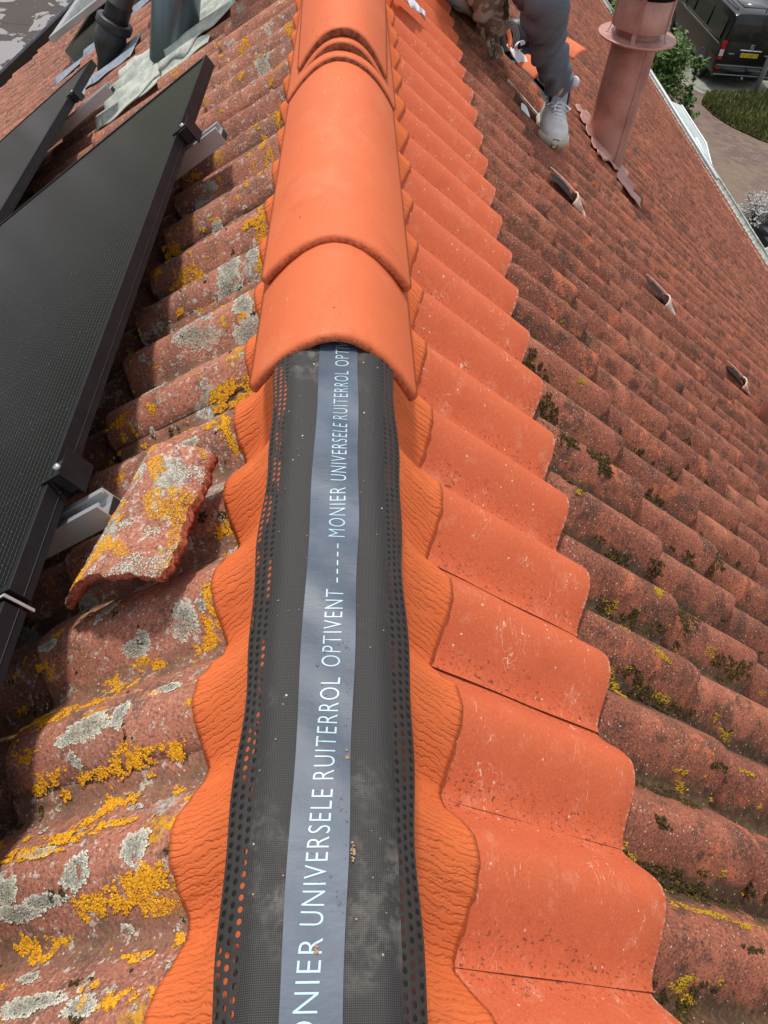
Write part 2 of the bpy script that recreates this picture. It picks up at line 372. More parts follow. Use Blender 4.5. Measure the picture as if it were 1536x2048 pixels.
# ------------------------------------------------------------------ roof geometry
TH = R(38.412); CT, ST = math.cos(TH), math.sin(TH)
P_OLD, GAUGE, S1 = .1477, .3349, .5385
def SP(side, s, y, n=0.0):
    return (side*(s*CT+n*ST), y, -s*ST+n*CT)
def prof_old(y, ph):
    c = .5+.5*np.cos(2*np.pi*(y-ph)/P_OLD); return np.power(np.clip(c, 0, 1), .72)
PH = {1: .040, -1: .0823}; SE0 = {1: S1, -1: .500}
A_OLD, T_OLD = {1: .055, -1: .042}, .025
HJ = {}
def tj(side, i, j):
    k = (side, i, j)
    if k not in HJ:
        r_ = random.Random(hash((side*7+3, i*131, j*17)))
        HJ[k] = (r_.gauss(0, .0018), r_.gauss(0, .006), r_.random(), r_.gauss(0, .009))
    return HJ[k]
def surf_n(side, s, y):
    """height of the weathered tile surface above the crest plane"""
    i = max(0, math.ceil((s-SE0[side])/GAUGE)); se = SE0[side]+i*GAUGE
    j = math.floor((y-PH[side]+P_OLD/2)/(2*P_OLD)); dn, ds, rr, tw = tj(side, i, j)
    return float(A_OLD[side]*(prof_old(y, PH[side])-1)+T_OLD*(s-se)/GAUGE+dn)
def prof_new(ph):
    d = np.mod(-np.asarray(ph, dtype=float), 1.0); a = np.where(d < .62, d/.62, 1+(d-.62)/.38)
    return np.power(np.clip(.5+.5*np.cos(math.pi*a), 0, 1), .78)
def roof_slope(name, side, mat, parent, rows, y0, y1, skip=lambda i, j, yc: False):
    V = []; F = []; AP = []; AV = []; AR = []
    base = 0; jn0 = math.floor((y0-PH[side])/(2*P_OLD)); jn1 = math.ceil((y1-PH[side])/(2*P_OLD))
    parts_v = []; nv_tot = 0; faces = []
    for i in range(rows):
        se = SE0[side]+i*GAUGE
        for j in range(jn0, jn1):
            ya = PH[side]-P_OLD/2+j*2*P_OLD+(.17*P_OLD if side < 0 else 0); yc = ya+P_OLD
            if skip(i, j, yc): continue
            dn, ds, rr, tw = tj(side, i, j)
            dist = math.hypot(yc-.3, se-.3)
            if dist < 2.2: nu, nd = 33, 12
            elif dist < 5: nu, nd = 21, 6
            else: nu, nd = 15, 3
            u = np.linspace(0, 1, nu); y = ya+u*(2*P_OLD+.004)-.002
            pr = prof_old(y, PH[side])
            rL = .013
            vs = list(np.linspace(-1-.12*(i > 0), 0, nd+1)[:-1]*GAUGE)
            if i == 0: vs = [q*(SE0[side]-.06)/GAUGE for q in np.linspace(-1, 0, nd+1)[:-1]*GAUGE]
            vs = [q-rL for q in vs[:-1]]+[-rL]
            lip = [(-rL+rL*math.sin(a), -rL*(1-math.cos(a))) for a in (R(30), R(55), R(75), R(90))]+[(.0, -.034)]
            rws = [(q, 0.0) for q in vs]+lip
            for (q, dz) in rws:
                tail = 1 if q > -.03 else 0
                sh = ds+tw*(u-.5)*1.0-.010*np.power(1-pr, 1.5)*tail + (0.0 if not tail else .003*np.sin(y*97+i*3))
                s_ = se+q+sh
                nn = A_OLD[side]*(pr-1)+T_OLD*(q/GAUGE)+dn+dz
                # seam between the two halves' neighbours
                sm = np.exp(-(u/.013)**2)+np.exp(-((u-1)/.013)**2); nn = nn-.006*sm
                if side > 0 and i == 1 and yc < 4.2:      # old heads tuck under the new row
                    prn = prof_new((y-.2204)/.156); lim = .043*(prn-1)+.018*((s_-S1)/GAUGE)-.014
                    wq = np.clip(1-(s_-S1-.004)/.055, 0, 1); nn = nn-wq*np.maximum(0, nn-lim)
                if dist < 2.2: nn = nn+.0009*np.sin(y*61+s_*23+i)*np.sin(s_*71+j*5)+.0006*np.sin(y*170+s_*90)
                X = side*(s_*CT+nn*ST); Z = -s_*ST+nn*CT
                parts_v.append(np.stack([X, y, Z], 1)); AP.append(pr*(1-np.clip(sm, 0, 1))); AV.append(np.full(nu, 1+q/GAUGE)); AR.append(np.full(nu, rr))
            nr = len(rws)
            for a in range(nr-1):
                o = nv_tot+a*nu
                ii = np.arange(nu-1)
                f_ = np.stack([o+ii, o+ii+1, o+nu+ii+1, o+nu+ii], 1)
                if side < 0: f_ = f_[:, ::-1]
                faces.append(f_[:, ::-1])
            nv_tot += nr*nu
    V = np.concatenate(parts_v); F = np.concatenate(faces)
    me = bpy.data.meshes.new(name); me.vertices.add(len(V)); me.vertices.foreach_set('co', V.astype(np.float32).ravel())
    me.loops.add(F.size); me.loops.foreach_set('vertex_index', F.astype(np.int32).ravel())
    me.polygons.add(len(F)); me.polygons.foreach_set('loop_start', np.arange(0, F.size, 4, dtype=np.int32))
    me.polygons.foreach_set('use_smooth', np.ones(len(F), dtype=bool))
    me.update(calc_edges=True); me.validate(); me.materials.append(mat)
    for nm, arr in (('prof', AP), ('tv', AV), ('rnd', AR)):
        at = me.attributes.new(nm, 'FLOAT', 'POINT'); at.data.foreach_set('value', np.concatenate(arr).astype(np.float32))
    o = bpy.data.objects.new(name, me); COL.objects.link(o); o.parent = parent
    return o

house = empty('house', (0, 0, 0), 'terraced house whose worn red tiled roof fills most of the photo', 'house')
def skipR(i, j, yc):
    if i == 0 and -.2 < yc < 3.85: return True
    if i == 2 and 3.12 < yc < 3.42: return True
    if i == 2 and 3.66 < yc < 4.35: return True
    if i == 3 and 3.9 < yc < 4.3: return True
    return False
slR = roof_slope('roof_slope', 1, M_old, house, 24, -1.2, 27, skipR)
slR['label'] = 'shaded slope of reddish brown weathered tiles on the right'
slL = roof_slope('roof_slope', -1, M_oldL, house, 12, -1.2, 7.1)
slL['label'] = 'lichen covered slope of old tiles on the left under the solar panels'
def deck(side, s1, y0, y1):
    b = MB(); b.add([SP(side, -0.0, y0, -.085), SP(side, s1, y0, -.085), SP(side, s1, y1, -.085), SP(side, 0, y1, -.085)], [[0, 1, 2, 3]]); return b
b = MB()
for side, s1_, ya, yb in ((1, 8.3, -1.3, 27.2), (-1, 4.3, -1.3, 7.05)):
    v = [SP(side, 0, ya, -.085), SP(side, s1_, ya, -.085), SP(side, s1_, yb, -.085), SP(side, 0, yb, -.085)]
    v2 = [SP(side, 0, ya, -.105), SP(side, s1_, ya, -.105), SP(side, s1_, yb, -.105), SP(side, 0, yb, -.105)]
    b.add(v+v2, [[0, 1, 2, 3], [4, 7, 6, 5], [0, 4, 5, 1], [1, 5, 6, 2], [2, 6, 7, 3], [3, 7, 4, 0]])
b.obj('roof_membrane', M_deck, house, False)
M_wall = NT('brick_wall'); _t = M_wall
_bk = _t.n('ShaderNodeTexBrick'); _t.put(_bk.inputs['Vector'], _t.mapv(_t.co(), (1, 1, 1), rot=(R(90), 0, R(90))))
_bk.inputs['Scale'].default_value = 5; _bk.inputs['Color1'].default_value = (.28, .11, .07, 1); _bk.inputs['Color2'].default_value = (.36, .16, .10, 1); _bk.inputs['Mortar'].default_value = (.4, .38, .34, 1)
M_wall = _t.fin(_bk.outputs[0], .9)
b = MB(); b.box((5.9, -1.2, -7.6), (6.1, 27, -4.85)); b.box((-3.3, -1.2, -7.6), (-3.1, 7.0, -2.7)); b.box((-3.1, 6.85, -7.6), (-.4, 7.0, -2.6)); b.box((-3.1, -1.2, -7.6), (5.9, -1.05, -4.9)); b.box((-.1, 7.0, -7.6), (.0, 27, -.3)); b.box((0, 26.8, -7.6), (5.9, 27, -5.0))
b.obj('wall', M_wall, house, False)
# gutter along the right eave
gut = MB(); EX = 8.3*CT+.03; EZ = -8.3*ST-.05
def gutter_path(x0, z0, r_, ya, yb):
    n = 9; V = []; F = []
    for y in (ya, yb):
        for rr in (r_, r_-.004):
            for k in range(n): a = math.pi+math.pi*k/(n-1); V.append((x0+rr*math.cos(a), y, z0+rr*math.sin(a)))
    for a0, b0 in ((0, 2*n), (3*n, n)):
        for k in range(n-1): F.append([a0+k, a0+k+1, b0+k+1, b0+k])
    for k in (0, n-1): F.append([k, 2*n+k, 3*n+k, n+k])
    return V, F
gut.add(*gutter_path(EX+.05, EZ-.0, .075, -1.2, 27))
gut.tube([(EX+.13, -1.2, EZ), (EX+.13, 27, EZ)], .012, 8)
gut.obj('gutter', lead('mossy_zinc', (.20, .22, .20), (.48, .50, .46), .4), house)

# ---- new orange tiles in the top course: one thing each
P_NEW = .156
def prof_new(ph):
    d = np.mod(-np.asarray(ph, dtype=float), 1.0)            # distance from the crest towards the viewer, in pitches
    a = np.where(d < .62, d/.62, 1+(d-.62)/.38)
    return np.power(np.clip(.5+.5*np.cos(math.pi*a), 0, 1), .78)
def new_tile(k):
    yc = .2204+k*P_NEW; se = S1; r_ = random.Random(900+k)
    dn = r_.gauss(0, .0007)+.001; ds = r_.gauss(0, .003); tw = r_.gauss(0, .006); rnd = r_.random()
    nu, nd = 25, 14; u = np.linspace(0, 1, nu); y = yc-.62*P_NEW-.001+u*(P_NEW+.008)
    ph = (y-yc)/P_NEW
    pr = prof_new(np.clip(ph, -.62, .3799))
    V = []; AP = []; AV = []; rL = .007
    rws = [(q, 0) for q in np.linspace(-(S1-.045), -rL, nd)]+[(-rL+rL*math.sin(a), -rL*(1-math.cos(a))) for a in (R(35), R(65), R(90))]+[(0, -.018), (-.012, -.0185), (-.30, -.0185)]
    for q, dz in rws:
        s_ = se+q+ds+tw*(u-.5)-.004*(1-pr)*(q > -.02)
        nn = .043*(pr-1)+.018*(q/GAUGE)+dn+dz+.0018*np.exp(-(u/.045)**2)-.0012*np.exp(-((1-u)/.05)**2)
        nn = nn+.0008*np.sin(s_*31+k)*np.sin(y*40)
        for a, bq, c_ in zip(s_, y, nn): V.append(SP(1, a, bq, c_))
        AP += list(pr); AV += [1+q/GAUGE]*nu
    F = [[(a+1)*nu+i, (a+1)*nu+i+1, a*nu+i+1, a*nu+i] for a in range(len(rws)-1) for i in range(nu-1)]
    o = mesh_obj('new_roof_tile', V, F, M_new, attrs={'prof': AP, 'tv': AV, 'rnd': [rnd]*len(V)})
    return o
ORD = ['', 'first', 'second', 'third', 'fourth', 'fifth', 'sixth', 'seventh', 'eighth', 'ninth', 'tenth', 'eleventh', 'twelfth', 'thirteenth', 'fourteenth', 'fifteenth', 'sixteenth', 'seventeenth', 'eighteenth', 'nineteenth', 'twentieth', 'twenty first', 'twenty second', 'twenty third', 'twenty fourth', 'twenty fifth', 'twenty sixth']
for k in range(-2, 24):
    o = new_tile(k); n_ = k+2
    if k < 0: lab = 'smooth new orange roof tile cut off by the bottom edge of the photo'
    else:
        lab = ('nearest whole smooth orange roof tile, large at lower right with soil crumbs in its trough' if k == 0 else
               '%s smooth orange roof tile counted up the new row from the photo bottom' % ORD[k+1])
    tag(o, lab, 'roof tile', 'new orange tiles in the top row right of the ridge')

# ------------------------------------------------------------------ ridge underlay (roll of vent strip)
und = empty('ridge_underlay', (0, 0, .05), 'black ridge underlay strip with crinkled orange sides and a printed blue grey band', 'ridge underlay')
Y0, Y1 = -.25, 1.75
def wob(y, k): return .0022*math.sin(y*23+k)+.0016*math.sin(y*51+k*2.3)
def top_z(x):   # arch over the ridge batten
    a = abs(x); return .0540-20*max(0, a-.034)**2
def strip_pt(x, y): 
    dr = min(1, max(0, (y-.735)/.12)); return (x, y, top_z(x)+.0012*math.sin(y*19)*(abs(x)/.07)+wob(y, 5)*.25-.022*dr*dr*(3-2*dr)*(.35+.65*min(1, abs(x)/.06)))
XL0, XL1, XR0, XR1 = -.071, -.0535, .0535, .072
b = MB(); NY = 260
uvs = []
nu = 25
for j in range(NY):
    y = Y0+(Y1-Y0)*j/(NY-1)
    for i in range(nu):
        x = XL1-.001+(XR0-XL1+.002)*i/(nu-1)
        p = strip_pt(x, y); 
        # pressed ribs beside the film
        p = (p[0], p[1], p[2]+.0012*math.exp(-((abs(x)-.047)/.0016)**2)+.0006*math.sin(y*37+x*60))
        b.v.append(p); uvs.append((x, y))
b.f = [[j*nu+i, j*nu+i+1, (j+1)*nu+i+1, (j+1)*nu+i] for j in range(NY-1) for i in range(nu-1)]
mesh_obj('membrane_strip', b.v, b.f, M_fab, und, uv=uvs)
for sgn, xa, xb in ((-1, XL1, XL0), (1, XR0, XR1)):
    V = []; uvs = []; n = 9
    for j in range(NY*2):
        y = Y0+(Y1-Y0)*j/(NY*2-1)
        for i in range(n):
            u = i/(n-1); xe = xb+sgn*.8*wob(y, 1 if sgn > 0 else 4); x = xa+(xe-xa)*u
            p = strip_pt(x, y); V.append((x, y, p[2]+.0022*u*u+.0015*math.sin(y*14+sgn)*u)); uvs.append((u*3.0, y/.0076))
    F = [[j*n+i, j*n+i+1, (j+1)*n+i+1, (j+1)*n+i] for j in range(NY*2-1) for i in range(n-1)]
    if sgn < 0: F = [f[::-1] for f in F]
    mesh_obj('perforated_strip', V, F, M_perf, und, uv=uvs, attrs={'left': [.6 if sgn < 0 else .08]*len(V)})
# orange crinkled cloth on each side, draped over the tiles
def cloth(sgn):
    xa = XL1*1.0 if sgn < 0 else XR0; nu, ny = 30, 520; V = []; UV = []
    ya, yb = Y0, 4.2
    for j in range(ny):
        y = ya+(yb-ya)*j/(ny-1)
        if sgn > 0: pr = float(prof_new((y-.2204)/P_NEW)); ns = .043*(pr-1)+.018*(.21-S1)/GAUGE+.004
        else: ns = A_OLD[-1]*(float(prof_old(y, PH[-1]))-1)+T_OLD*(.20-.5)/GAUGE+.004
        se = .196+.003*math.sin(y*11+sgn)+(.014 if sgn > 0 else 0)+.003*math.sin(y*43)
        e = SP(sgn, se, y, ns); st = (sgn*.046, y, top_z(.048)-.006)
        m = SP(sgn, .085, y, -.008+.35*(ns+.0))
        for i in range(nu):
            u = i/(nu-1)
            p = [(1-u)**2*st[q]+2*u*(1-u)*m[q]+u*u*e[q] for q in range(3)]
            wv_ = .0011*math.sin(y*150+u*7+3*math.sin(y*31))*u+.0009*math.sin(y*263+u*11)*u
            V.append((p[0]+sgn*wv_*.5, p[1], p[2]+wv_)); UV.append((u*.12, y))
    F = [[j*nu+i, j*nu+i+1, (j+1)*nu+i+1, (j+1)*nu+i] for j in range(ny-1) for i in range(nu-1)]
    if sgn < 0: F = [f[::-1] for f in F]
    return solid(mesh_obj('orange_cloth', V, F, M_crink, und, uv=UV), .0012)
cloth(-1); cloth(1)
# printed film band and its lettering
nu, ny = 9, 300; V = []
def band_x(y, u):
    t_ = min(1, (y-.056)/.65); xl = -.0265+.0075*t_+.0007*math.sin(y*33); xr = .0145+.0115*min(1, t_*1.6)+.0006*math.sin(y*41+1); return xl+(xr-xl)*u
for j in range(ny):
    y = Y0+(1.3-Y0)*j/(ny-1)
    for i in range(nu):
        x = band_x(y, i/(nu-1)); p = strip_pt(x, y); V.append((x, y, p[2]+.0013+.0005*math.sin(y*37+x*60)+.0005*math.sin(y*88+x*90)))
mesh_obj('printed_band', V, [[j*nu+i, j*nu+i+1, (j+1)*nu+i+1, (j+1)*nu+i] for j in range(ny-1) for i in range(nu-1)], M_film, und)
def band_z(x, y): return strip_pt(x, y)[2]+.0013+.0005*math.sin(y*37+x*60)+.0005*math.sin(y*88+x*90)+.00035
def lettering(text, ya, yb, basex, slope, cap=.0165):
    cu_ = bpy.data.curves.new('lettering', 'FONT'); cu_.body = text; cu_.size = 1; cu_.space_character = 1.15; cu_.offset = -.011; cu_.resolution_u = 4
    tmp = bpy.data.objects.new('tmp_text', cu_); COL.objects.link(tmp); dg = bpy.context.evaluated_depsgraph_get()
    me = bpy.data.meshes.new_from_object(tmp.evaluated_get(dg)); bpy.data.objects.remove(tmp)
    bm = bmesh.new(); bm.from_mesh(me); bmesh.ops.triangulate(bm, faces=bm.faces[:])
    bmesh.ops.subdivide_edges(bm, edges=[e for e in bm.edges if e.calc_length() > .25], cuts=2)
    xs = [v.co.x for v in bm.verts]; x0, x1 = min(xs), max(xs); h = max(v.co.y for v in bm.verts)
    for v in bm.verts:
        y = ya+(v.co.x-x0)/(x1-x0)*(yb-ya); x = basex+slope*(y-ya)-v.co.y/h*cap; v.co = (x, y, band_z(x, y))
    bm.to_mesh(me); bm.free()
    me.materials.clear(); me.materials.append(M_ink)
    o = bpy.data.objects.new('lettering', me); COL.objects.link(o); attach(o, und); return o
for txt, ya, yb, bx, slp in (('MONIER', .030, .1055, -.0035, .058), ('UNIVERSELE', .113, .205, .0005, .058), ('RUITERROL', .2125, .298, .0060, .050), ('OPTIVENT', .308, .385, .0098, .030),
                            ('MONIER', .446, .510, .0128, .008), ('UNIVERSELE', .519, .604, .0135, .01), ('RUITERROL', .611, .690, .0142, .012), ('OPTIVENT', .699, .776, .0152, .01)):
    lettering(txt, ya, yb, bx, slp, .0160)
b = MB()
for k in range(5):
    ya = .393+.0098*k; yb = ya+.0055; x = .0055
    b.add([(x, ya, band_z(x, ya)), (x+.0012, ya, band_z(x, ya)), (x+.0012, yb, band_z(x, yb)), (x, yb, band_z(x, yb))], [[0, 1, 2, 3]])
b.obj('printed_dashes', M_ink, und)
# rain drops and crumbs lying on the band
wm = NT('water'); wm.b.inputs['Transmission Weight'].default_value = .9; M_water = wm.fin((.75, .78, .8), .03, 0, None, .6, IOR=1.33)
b = MB(); r_ = random.Random(5)
for k in range(34):
    y = .12+.22*r_.random()**1.0; x = .006+.012*r_.random() if k < 26 else -.01+.02*r_.random(); rr = .0005+.0014*r_.random()**3
    x = min(x, band_x(y, .95)); z = band_z(x, y)-.0003
    b.lathe([(rr, 0), (rr*.9, rr*.35), (rr*.55, rr*.6), (.00005, rr*.7)], (x, y, z), (0, 0, 1), 10)
tag(b.obj('rain_drops', M_water), 'scatter of small rain drops on the blue grey band', 'rain drops', kind='stuff')
b = MB()
for k in range(90):
    y = .1+.65*r_.random(); x = -.052+.104*r_.random(); rr = .0003+.0006*r_.random(); z = (band_z(x, y) if -.02 < x < .02 else strip_pt(x, y)[2]+.0008)
    b.lathe([(rr, 0), (rr*.7, rr*.8), (.00003, rr)], (x, y, z), (r_.random()-.5, r_.random()-.5, 1), 5)
for (x, y) in ((.0205, .163), (.0205, .158), (-.004, .1), (.0165, .232)):
    for q in range(8):
        rr = .0006+.0008*r_.random(); b.lathe([(rr, 0), (rr*.7, rr*.8), (.00003, rr)], (x+r_.gauss(0, .0009), y+r_.gauss(0, .0018), band_z(x, y)), (r_.random()-.5, r_.random()-.5, 1), 6)
tag(b.obj('tile_crumbs', simple('tile_crumb', (.36, .24, .14), .9)), 'tiny crumbs and grit scattered over the black underlay', 'crumbs', kind='stuff')
# ridge board under the strip
b = MB(); b.box((-.035, -1.2, -.10), (.035, 26.8, .040)); b.obj('ridge_batten', M_wood, house, False)

# ------------------------------------------------------------------ ridge tiles
def ridge_tile(y0, L, hw0, hw1, zc0, zc1, foot0, foot1, label, mat_lip, t=.0125, seed=1, yaw=0.0):
    r_ = random.Random(seed); nu, nv = 49, 30; V = []; F = []
    ex = 2.05
    def pt(u, v, off):
        hw = hw0+(hw1-hw0)*v; zc = zc0+(zc1-zc0)*v; zf = foot0+(foot1-foot0)*v
        a = (u*2-1); x = a*hw; h = zc-zf
        z = zf+h*(1-abs(a)**ex)
        # normal of the arch
        d = -h*ex*abs(a)**(ex-1)*(1 if a > 0 else -1)/hw; n = Vector((-d, 0, 1)).normalized()
        rel = min(v*L/.005, 1); round_ = (1-rel)**2*.0035
        off2 = off+(-round_ if off == 0 else round_ if False else 0)
        y = y0+v*L
        p = (x+n.x*off2, y, z+n.z*off2)
        return (p[0]+yaw*(y-y0), p[1]+(.0022*math.sin(a*5+seed)+.0004*math.sin(a*31+seed*2))*(v < .02), p[2])
    vs = [0, .002/L, .006/L]+list(np.linspace(.012/L, 1, nv-3))
    for off in (0, -t):
        for v in vs:
            for i in range(nu): V.append(pt(i/(nu-1), v, off))
    n2 = len(vs)*nu; fm = []
    for j in range(len(vs)-1):
        for i in range(nu-1):
            F.append([j*nu+i, j*nu+i+1, (j+1)*nu+i+1, (j+1)*nu+i]); fm.append(0)
            F.append([n2+j*nu+i, n2+(j+1)*nu+i, n2+(j+1)*nu+i+1, n2+j*nu+i+1]); fm.append(1)
    # front lip, with a rough face
    K = 5; fb = len(V)
    for k in range(1, K):
        for i in range(nu):
            a = Vector(V[i]); c = Vector(V[n2+i]); p = a.lerp(c, k/K); p.y -= .0022*math.sin(math.pi*k/K)+.0010*(r_.random()-.5); V.append(tuple(p))
    rowsK = [0]+[fb+(k-1)*nu for k in range(1, K)]+[n2]
    for q in range(K):
        for i in range(nu-1): F.append([rowsK[q]+i, rowsK[q+1]+i, rowsK[q+1]+i+1, rowsK[q]+i+1]); fm.append(1)
    lb = (len(vs)-1)*nu
    for i in range(nu-1): F.append([lb+i, lb+i+1, n2+lb+i+1, n2+lb+i]); fm.append(1)
    for j in range(len(vs)-1):
        F.append([j*nu, (j+1)*nu, n2+(j+1)*nu, n2+j*nu]); fm.append(1); e = nu-1
        F.append([j*nu+e, n2+j*nu+e, n2+(j+1)*nu+e, (j+1)*nu+e]); fm.append(1)
    o = mesh_obj('ridge_tile', V, F, None, mats=[M_ridge, mat_lip], fmat=fm)
    return tag(o, label, 'ridge tile', 'curved orange ridge tiles')
ridge_tile(.732, .66, .108, .101, .0765, .052, -.016, -.03, 'nearest curved orange ridge tile, whose open mouth lets the printed underlay out', M_lip2, seed=1)
ridge_tile(.945, .72, .1085, .103, .079, .076, .002, -.01, 'long curved orange ridge tile second from the camera, overlapping the nearest one', M_lip2, seed=2)
ridge_tile(1.56, .9, .108, .102, .087, .088, -.004, .0, 'bottom ridge tile of the nested stack, lying on the second ridge tile', M_lip3, t=.016, seed=3)
ridge_tile(1.585, .9, .0900, .104, .1035, .105, .018, .02, 'middle ridge tile of the nested stack near the top of the photo', M_lip3, t=.0165, seed=4)
ridge_tile(1.605, .9, .0885, .106, .1215, .124, .038, .04, 'topmost ridge tile of the nested stack, its front edge painted dark brown for shade', M_lip3, t=.0165, seed=5)

# ------------------------------------------------------------------ broken tile shard on the left slope
def shard():
    nu, nv = 33, 41; V = []; F = []; r_ = random.Random(3); t = .013
    A = Vector(SP(-1, .238, .712, .036)); B_ = Vector(SP(-1, .315, .530, .036))     # axis ends
    ax = (B_-A); L = ax.length; ax.normalize(); n = Vector((-ST, 0, CT)); cr_ = ax.cross(n).normalized()
    def edge(v, s): return .0022*math.sin(v*37+s*3)+.0035*math.sin(v*13+s)+.0014*math.sin(v*91+s)
    for lay in (0, 1):
        for j in range(nv):
            v = j/(nv-1)
            for i in range(nu):
                u = i/(nu-1); a = u*2-1
                hw = .068+.020*v
                x = a*hw+edge(v, 1 if a > 0 else 7)*abs(a)**6
                h = .036*(1-abs(a)**2.0)-.010
                d = v*L+v**6*(.006*math.sin(u*5+1)+.0022*math.sin(u*23)+.0014*math.sin(u*57))-.006*(a*a)*(1-v)+.027*a*v
                V.append(A+ax*d+cr_*x+n*(h-lay*t))
    n2 = nu*nv; fm = []
    for j in range(nv-1):
        for i in range(nu-1):
            a = j*nu+i; F.append([a, a+1, a+nu+1, a+nu]); fm.append(0); F.append([n2+a, n2+a+nu, n2+a+nu+1, n2+a+1]); fm.append(1)
    def wall(ids):
        base = len(V); K = 3
        for k in range(1, K):
            for q in ids:
                p = V[q].lerp(V[n2+q], k/K); V.append(p+Vector((r_.gauss(0, .0009), r_.gauss(0, .0009), r_.gauss(0, .0007))))
        rows_ = [list(ids)]+[[base+(k-1)*len(ids)+m for m in range(len(ids))] for k in range(1, K)]+[[n2+q for q in ids]]
        for k in range(K):
            for m in range(len(ids)-1): F.append([rows_[k][m], rows_[k+1][m], rows_[k+1][m+1], rows_[k][m+1]]); fm.append(1)
    wall(list(range(nu))); wall([(nv-1)*nu+i for i in range(nu)]); wall([j*nu for j in range(nv)]); wall([j*nu+nu-1 for j in range(nv)])
    m = len(V); u_ = np.ones(m)
    o = mesh_obj('broken_tile', V, F, None, mats=[M_shard, M_lip], fmat=fm, attrs={'prof': u_, 'tv': u_*.3, 'rnd': u_*.2})
    tag(o, 'broken curved roof tile shard crusted with lichen, lying loose beside the solar panel', 'tile shard')
    bm = bmesh.new(); bm.from_mesh(o.data); bmesh.ops.recalc_face_normals(bm, faces=bm.faces[:]); bm.to_mesh(o.data); bm.free()
    for nm, cnt, sz, off, th in (('orange_crust', 17000, .0012, 3.0, .30), ('grey_crust', 17000, .0012, 9.0, .22)):
        VV = []; FF = []; RR = []
        for _ in range(cnt):
            fu = r_.random()*(nu-1.001); fv = r_.random()*(nv-1.001); i = int(fu); j = int(fv); p = V[j*nu+i].lerp(V[j*nu+i+1], fu-i).lerp(V[(j+1)*nu+i].lerp(V[(j+1)*nu+i+1], fu-i), fv-j)
            q = mnoise.noise(p*24+Vector((off, 0, 0)))+.5*mnoise.noise(p*70+Vector((off, 4, 0)))
            if q < th: continue
            n_ = (n+Vector((r_.gauss(0, .3), r_.gauss(0, .3), r_.gauss(0, .3)))).normalized(); t1 = n_.orthogonal().normalized(); t2 = n_.cross(t1); b0 = len(VV); d = sz*(.4+.9*r_.random())
            for k in range(6): VV.append(p+(t1*math.cos(k*1.047)+t2*math.sin(k*1.047))*d*(.8+.4*r_.random()))
            VV.append(p+n_*d*.55); RR += [r_.random()]*7; FF += [[b0+k, b0+(k+1) % 6, b0+6] for k in range(6)]
        LAT.append((nm, VV, FF, RR, o))
LAT = []
shard()

# ------------------------------------------------------------------ lichen and moss as small real growths
def growth(name, patches, size, mat, label, cat, dens=1.0, squash=.55, irr=1.0, hth=-.24):
    """patches: (side, s, y, rs, ry) irregular blobs; small domes sitting on the tile surface"""
    V = []; F = []; RR = []
    for (side, s0, y0, rs, ry) in patches:
        r_ = random.Random(int(s0*9173+y0*7919)); area = math.pi*rs*ry; n = int(dens*area/(size*size*1.9)); ph = [r_.random()*6.28 for _ in range(5)]
        n = min(n, 6500)
        for _ in range(n):
            a = r_.random()*6.283; q = math.sqrt(r_.random())*1.25
            lim = .78+irr*(.24*math.sin(a*2+ph[0])+.18*math.sin(a*3+ph[1])+.14*math.sin(a*5+ph[2])+.10*math.sin(a*9+ph[3]))+.06*math.sin(a*17+ph[4])
            if q > lim: continue
            s_ = s0+rs*q*math.cos(a); y_ = y0+ry*q*math.sin(a)
            hole = mnoise.noise(Vector((s_*95, y_*95, side*3+size*900)))
            if hole < hth: continue
            d = size*(.45+.9*r_.random())*(1.0 if q < lim*.8 else .7)
            c = SP(side, s_, y_, surf_n(side, s_, y_)+.0002); 
            e = .004; n1 = surf_n(side, s_+e, y_); n0 = surf_n(side, s_-e, y_); m1 = surf_n(side, s_, y_+e); m0 = surf_n(side, s_, y_-e)
            T1 = Vector((side*CT, 0, -ST)); NN = Vector((side*ST, 0, CT)); T2 = Vector((0, 1, 0))
            if abs(n1-n0) > .014: continue
            nn = (NN-T1*((n1-n0)/(2*e))-T2*((m1-m0)/(2*e))).normalized()
            nn = (nn+Vector((r_.gauss(0, .3), r_.gauss(0, .3), r_.gauss(0, .3)))).normalized()
            t1 = nn.orthogonal().normalized(); t2 = nn.cross(t1); c = Vector(c); b0 = len(V); K = 6; rot = r_.random()*6
            for k in range(K):
                aa = rot+6.283*k/K; rr = d*(.8+.5*r_.random()); V.append(c+(t1*math.cos(aa)+t2*math.sin(aa))*rr)
            V.append(c+nn*d*squash*(.7+.7*r_.random())); RR += [r_.random() if irr > .9 else min(1, max(0, .12+.85*(q/lim)**3+r_.gauss(0, .16)))]*(K+1)
            for k in range(K): F.append([b0+k, b0+(k+1) % K, b0+K])
    o = mesh_obj(name, V, F, mat, smooth=False, attrs={'rnd': RR}); return tag(o, label, cat, kind='stuff')
def grow_mat(name, a, b_, c_):
    t = NT(name); r_ = t.attr('rnd'); c = t.mix(r_, a, b_); c = t.mix(t.step(t.noise(170, 3), .55, .7), c, c_)
    return t.fin(c, .9, 0, t.bump(t.noise(900, 2), .4, .0006), .15)
M_or = grow_mat('orange_lichen', (.52, .22, .012), (.80, .42, .026), (.42, .19, .02))
M_gr = grow_mat('grey_lichen', (.20, .185, .15), (.68, .66, .54), (.46, .45, .36))
M_mo = grow_mat('dark_moss', (.024, .017, .008), (.075, .052, .018), (.24, .16, .02))
M_ym = grow_mat('yellow_moss', (.26, .17, .012), (.52, .32, .025), (.5, .25, .02))
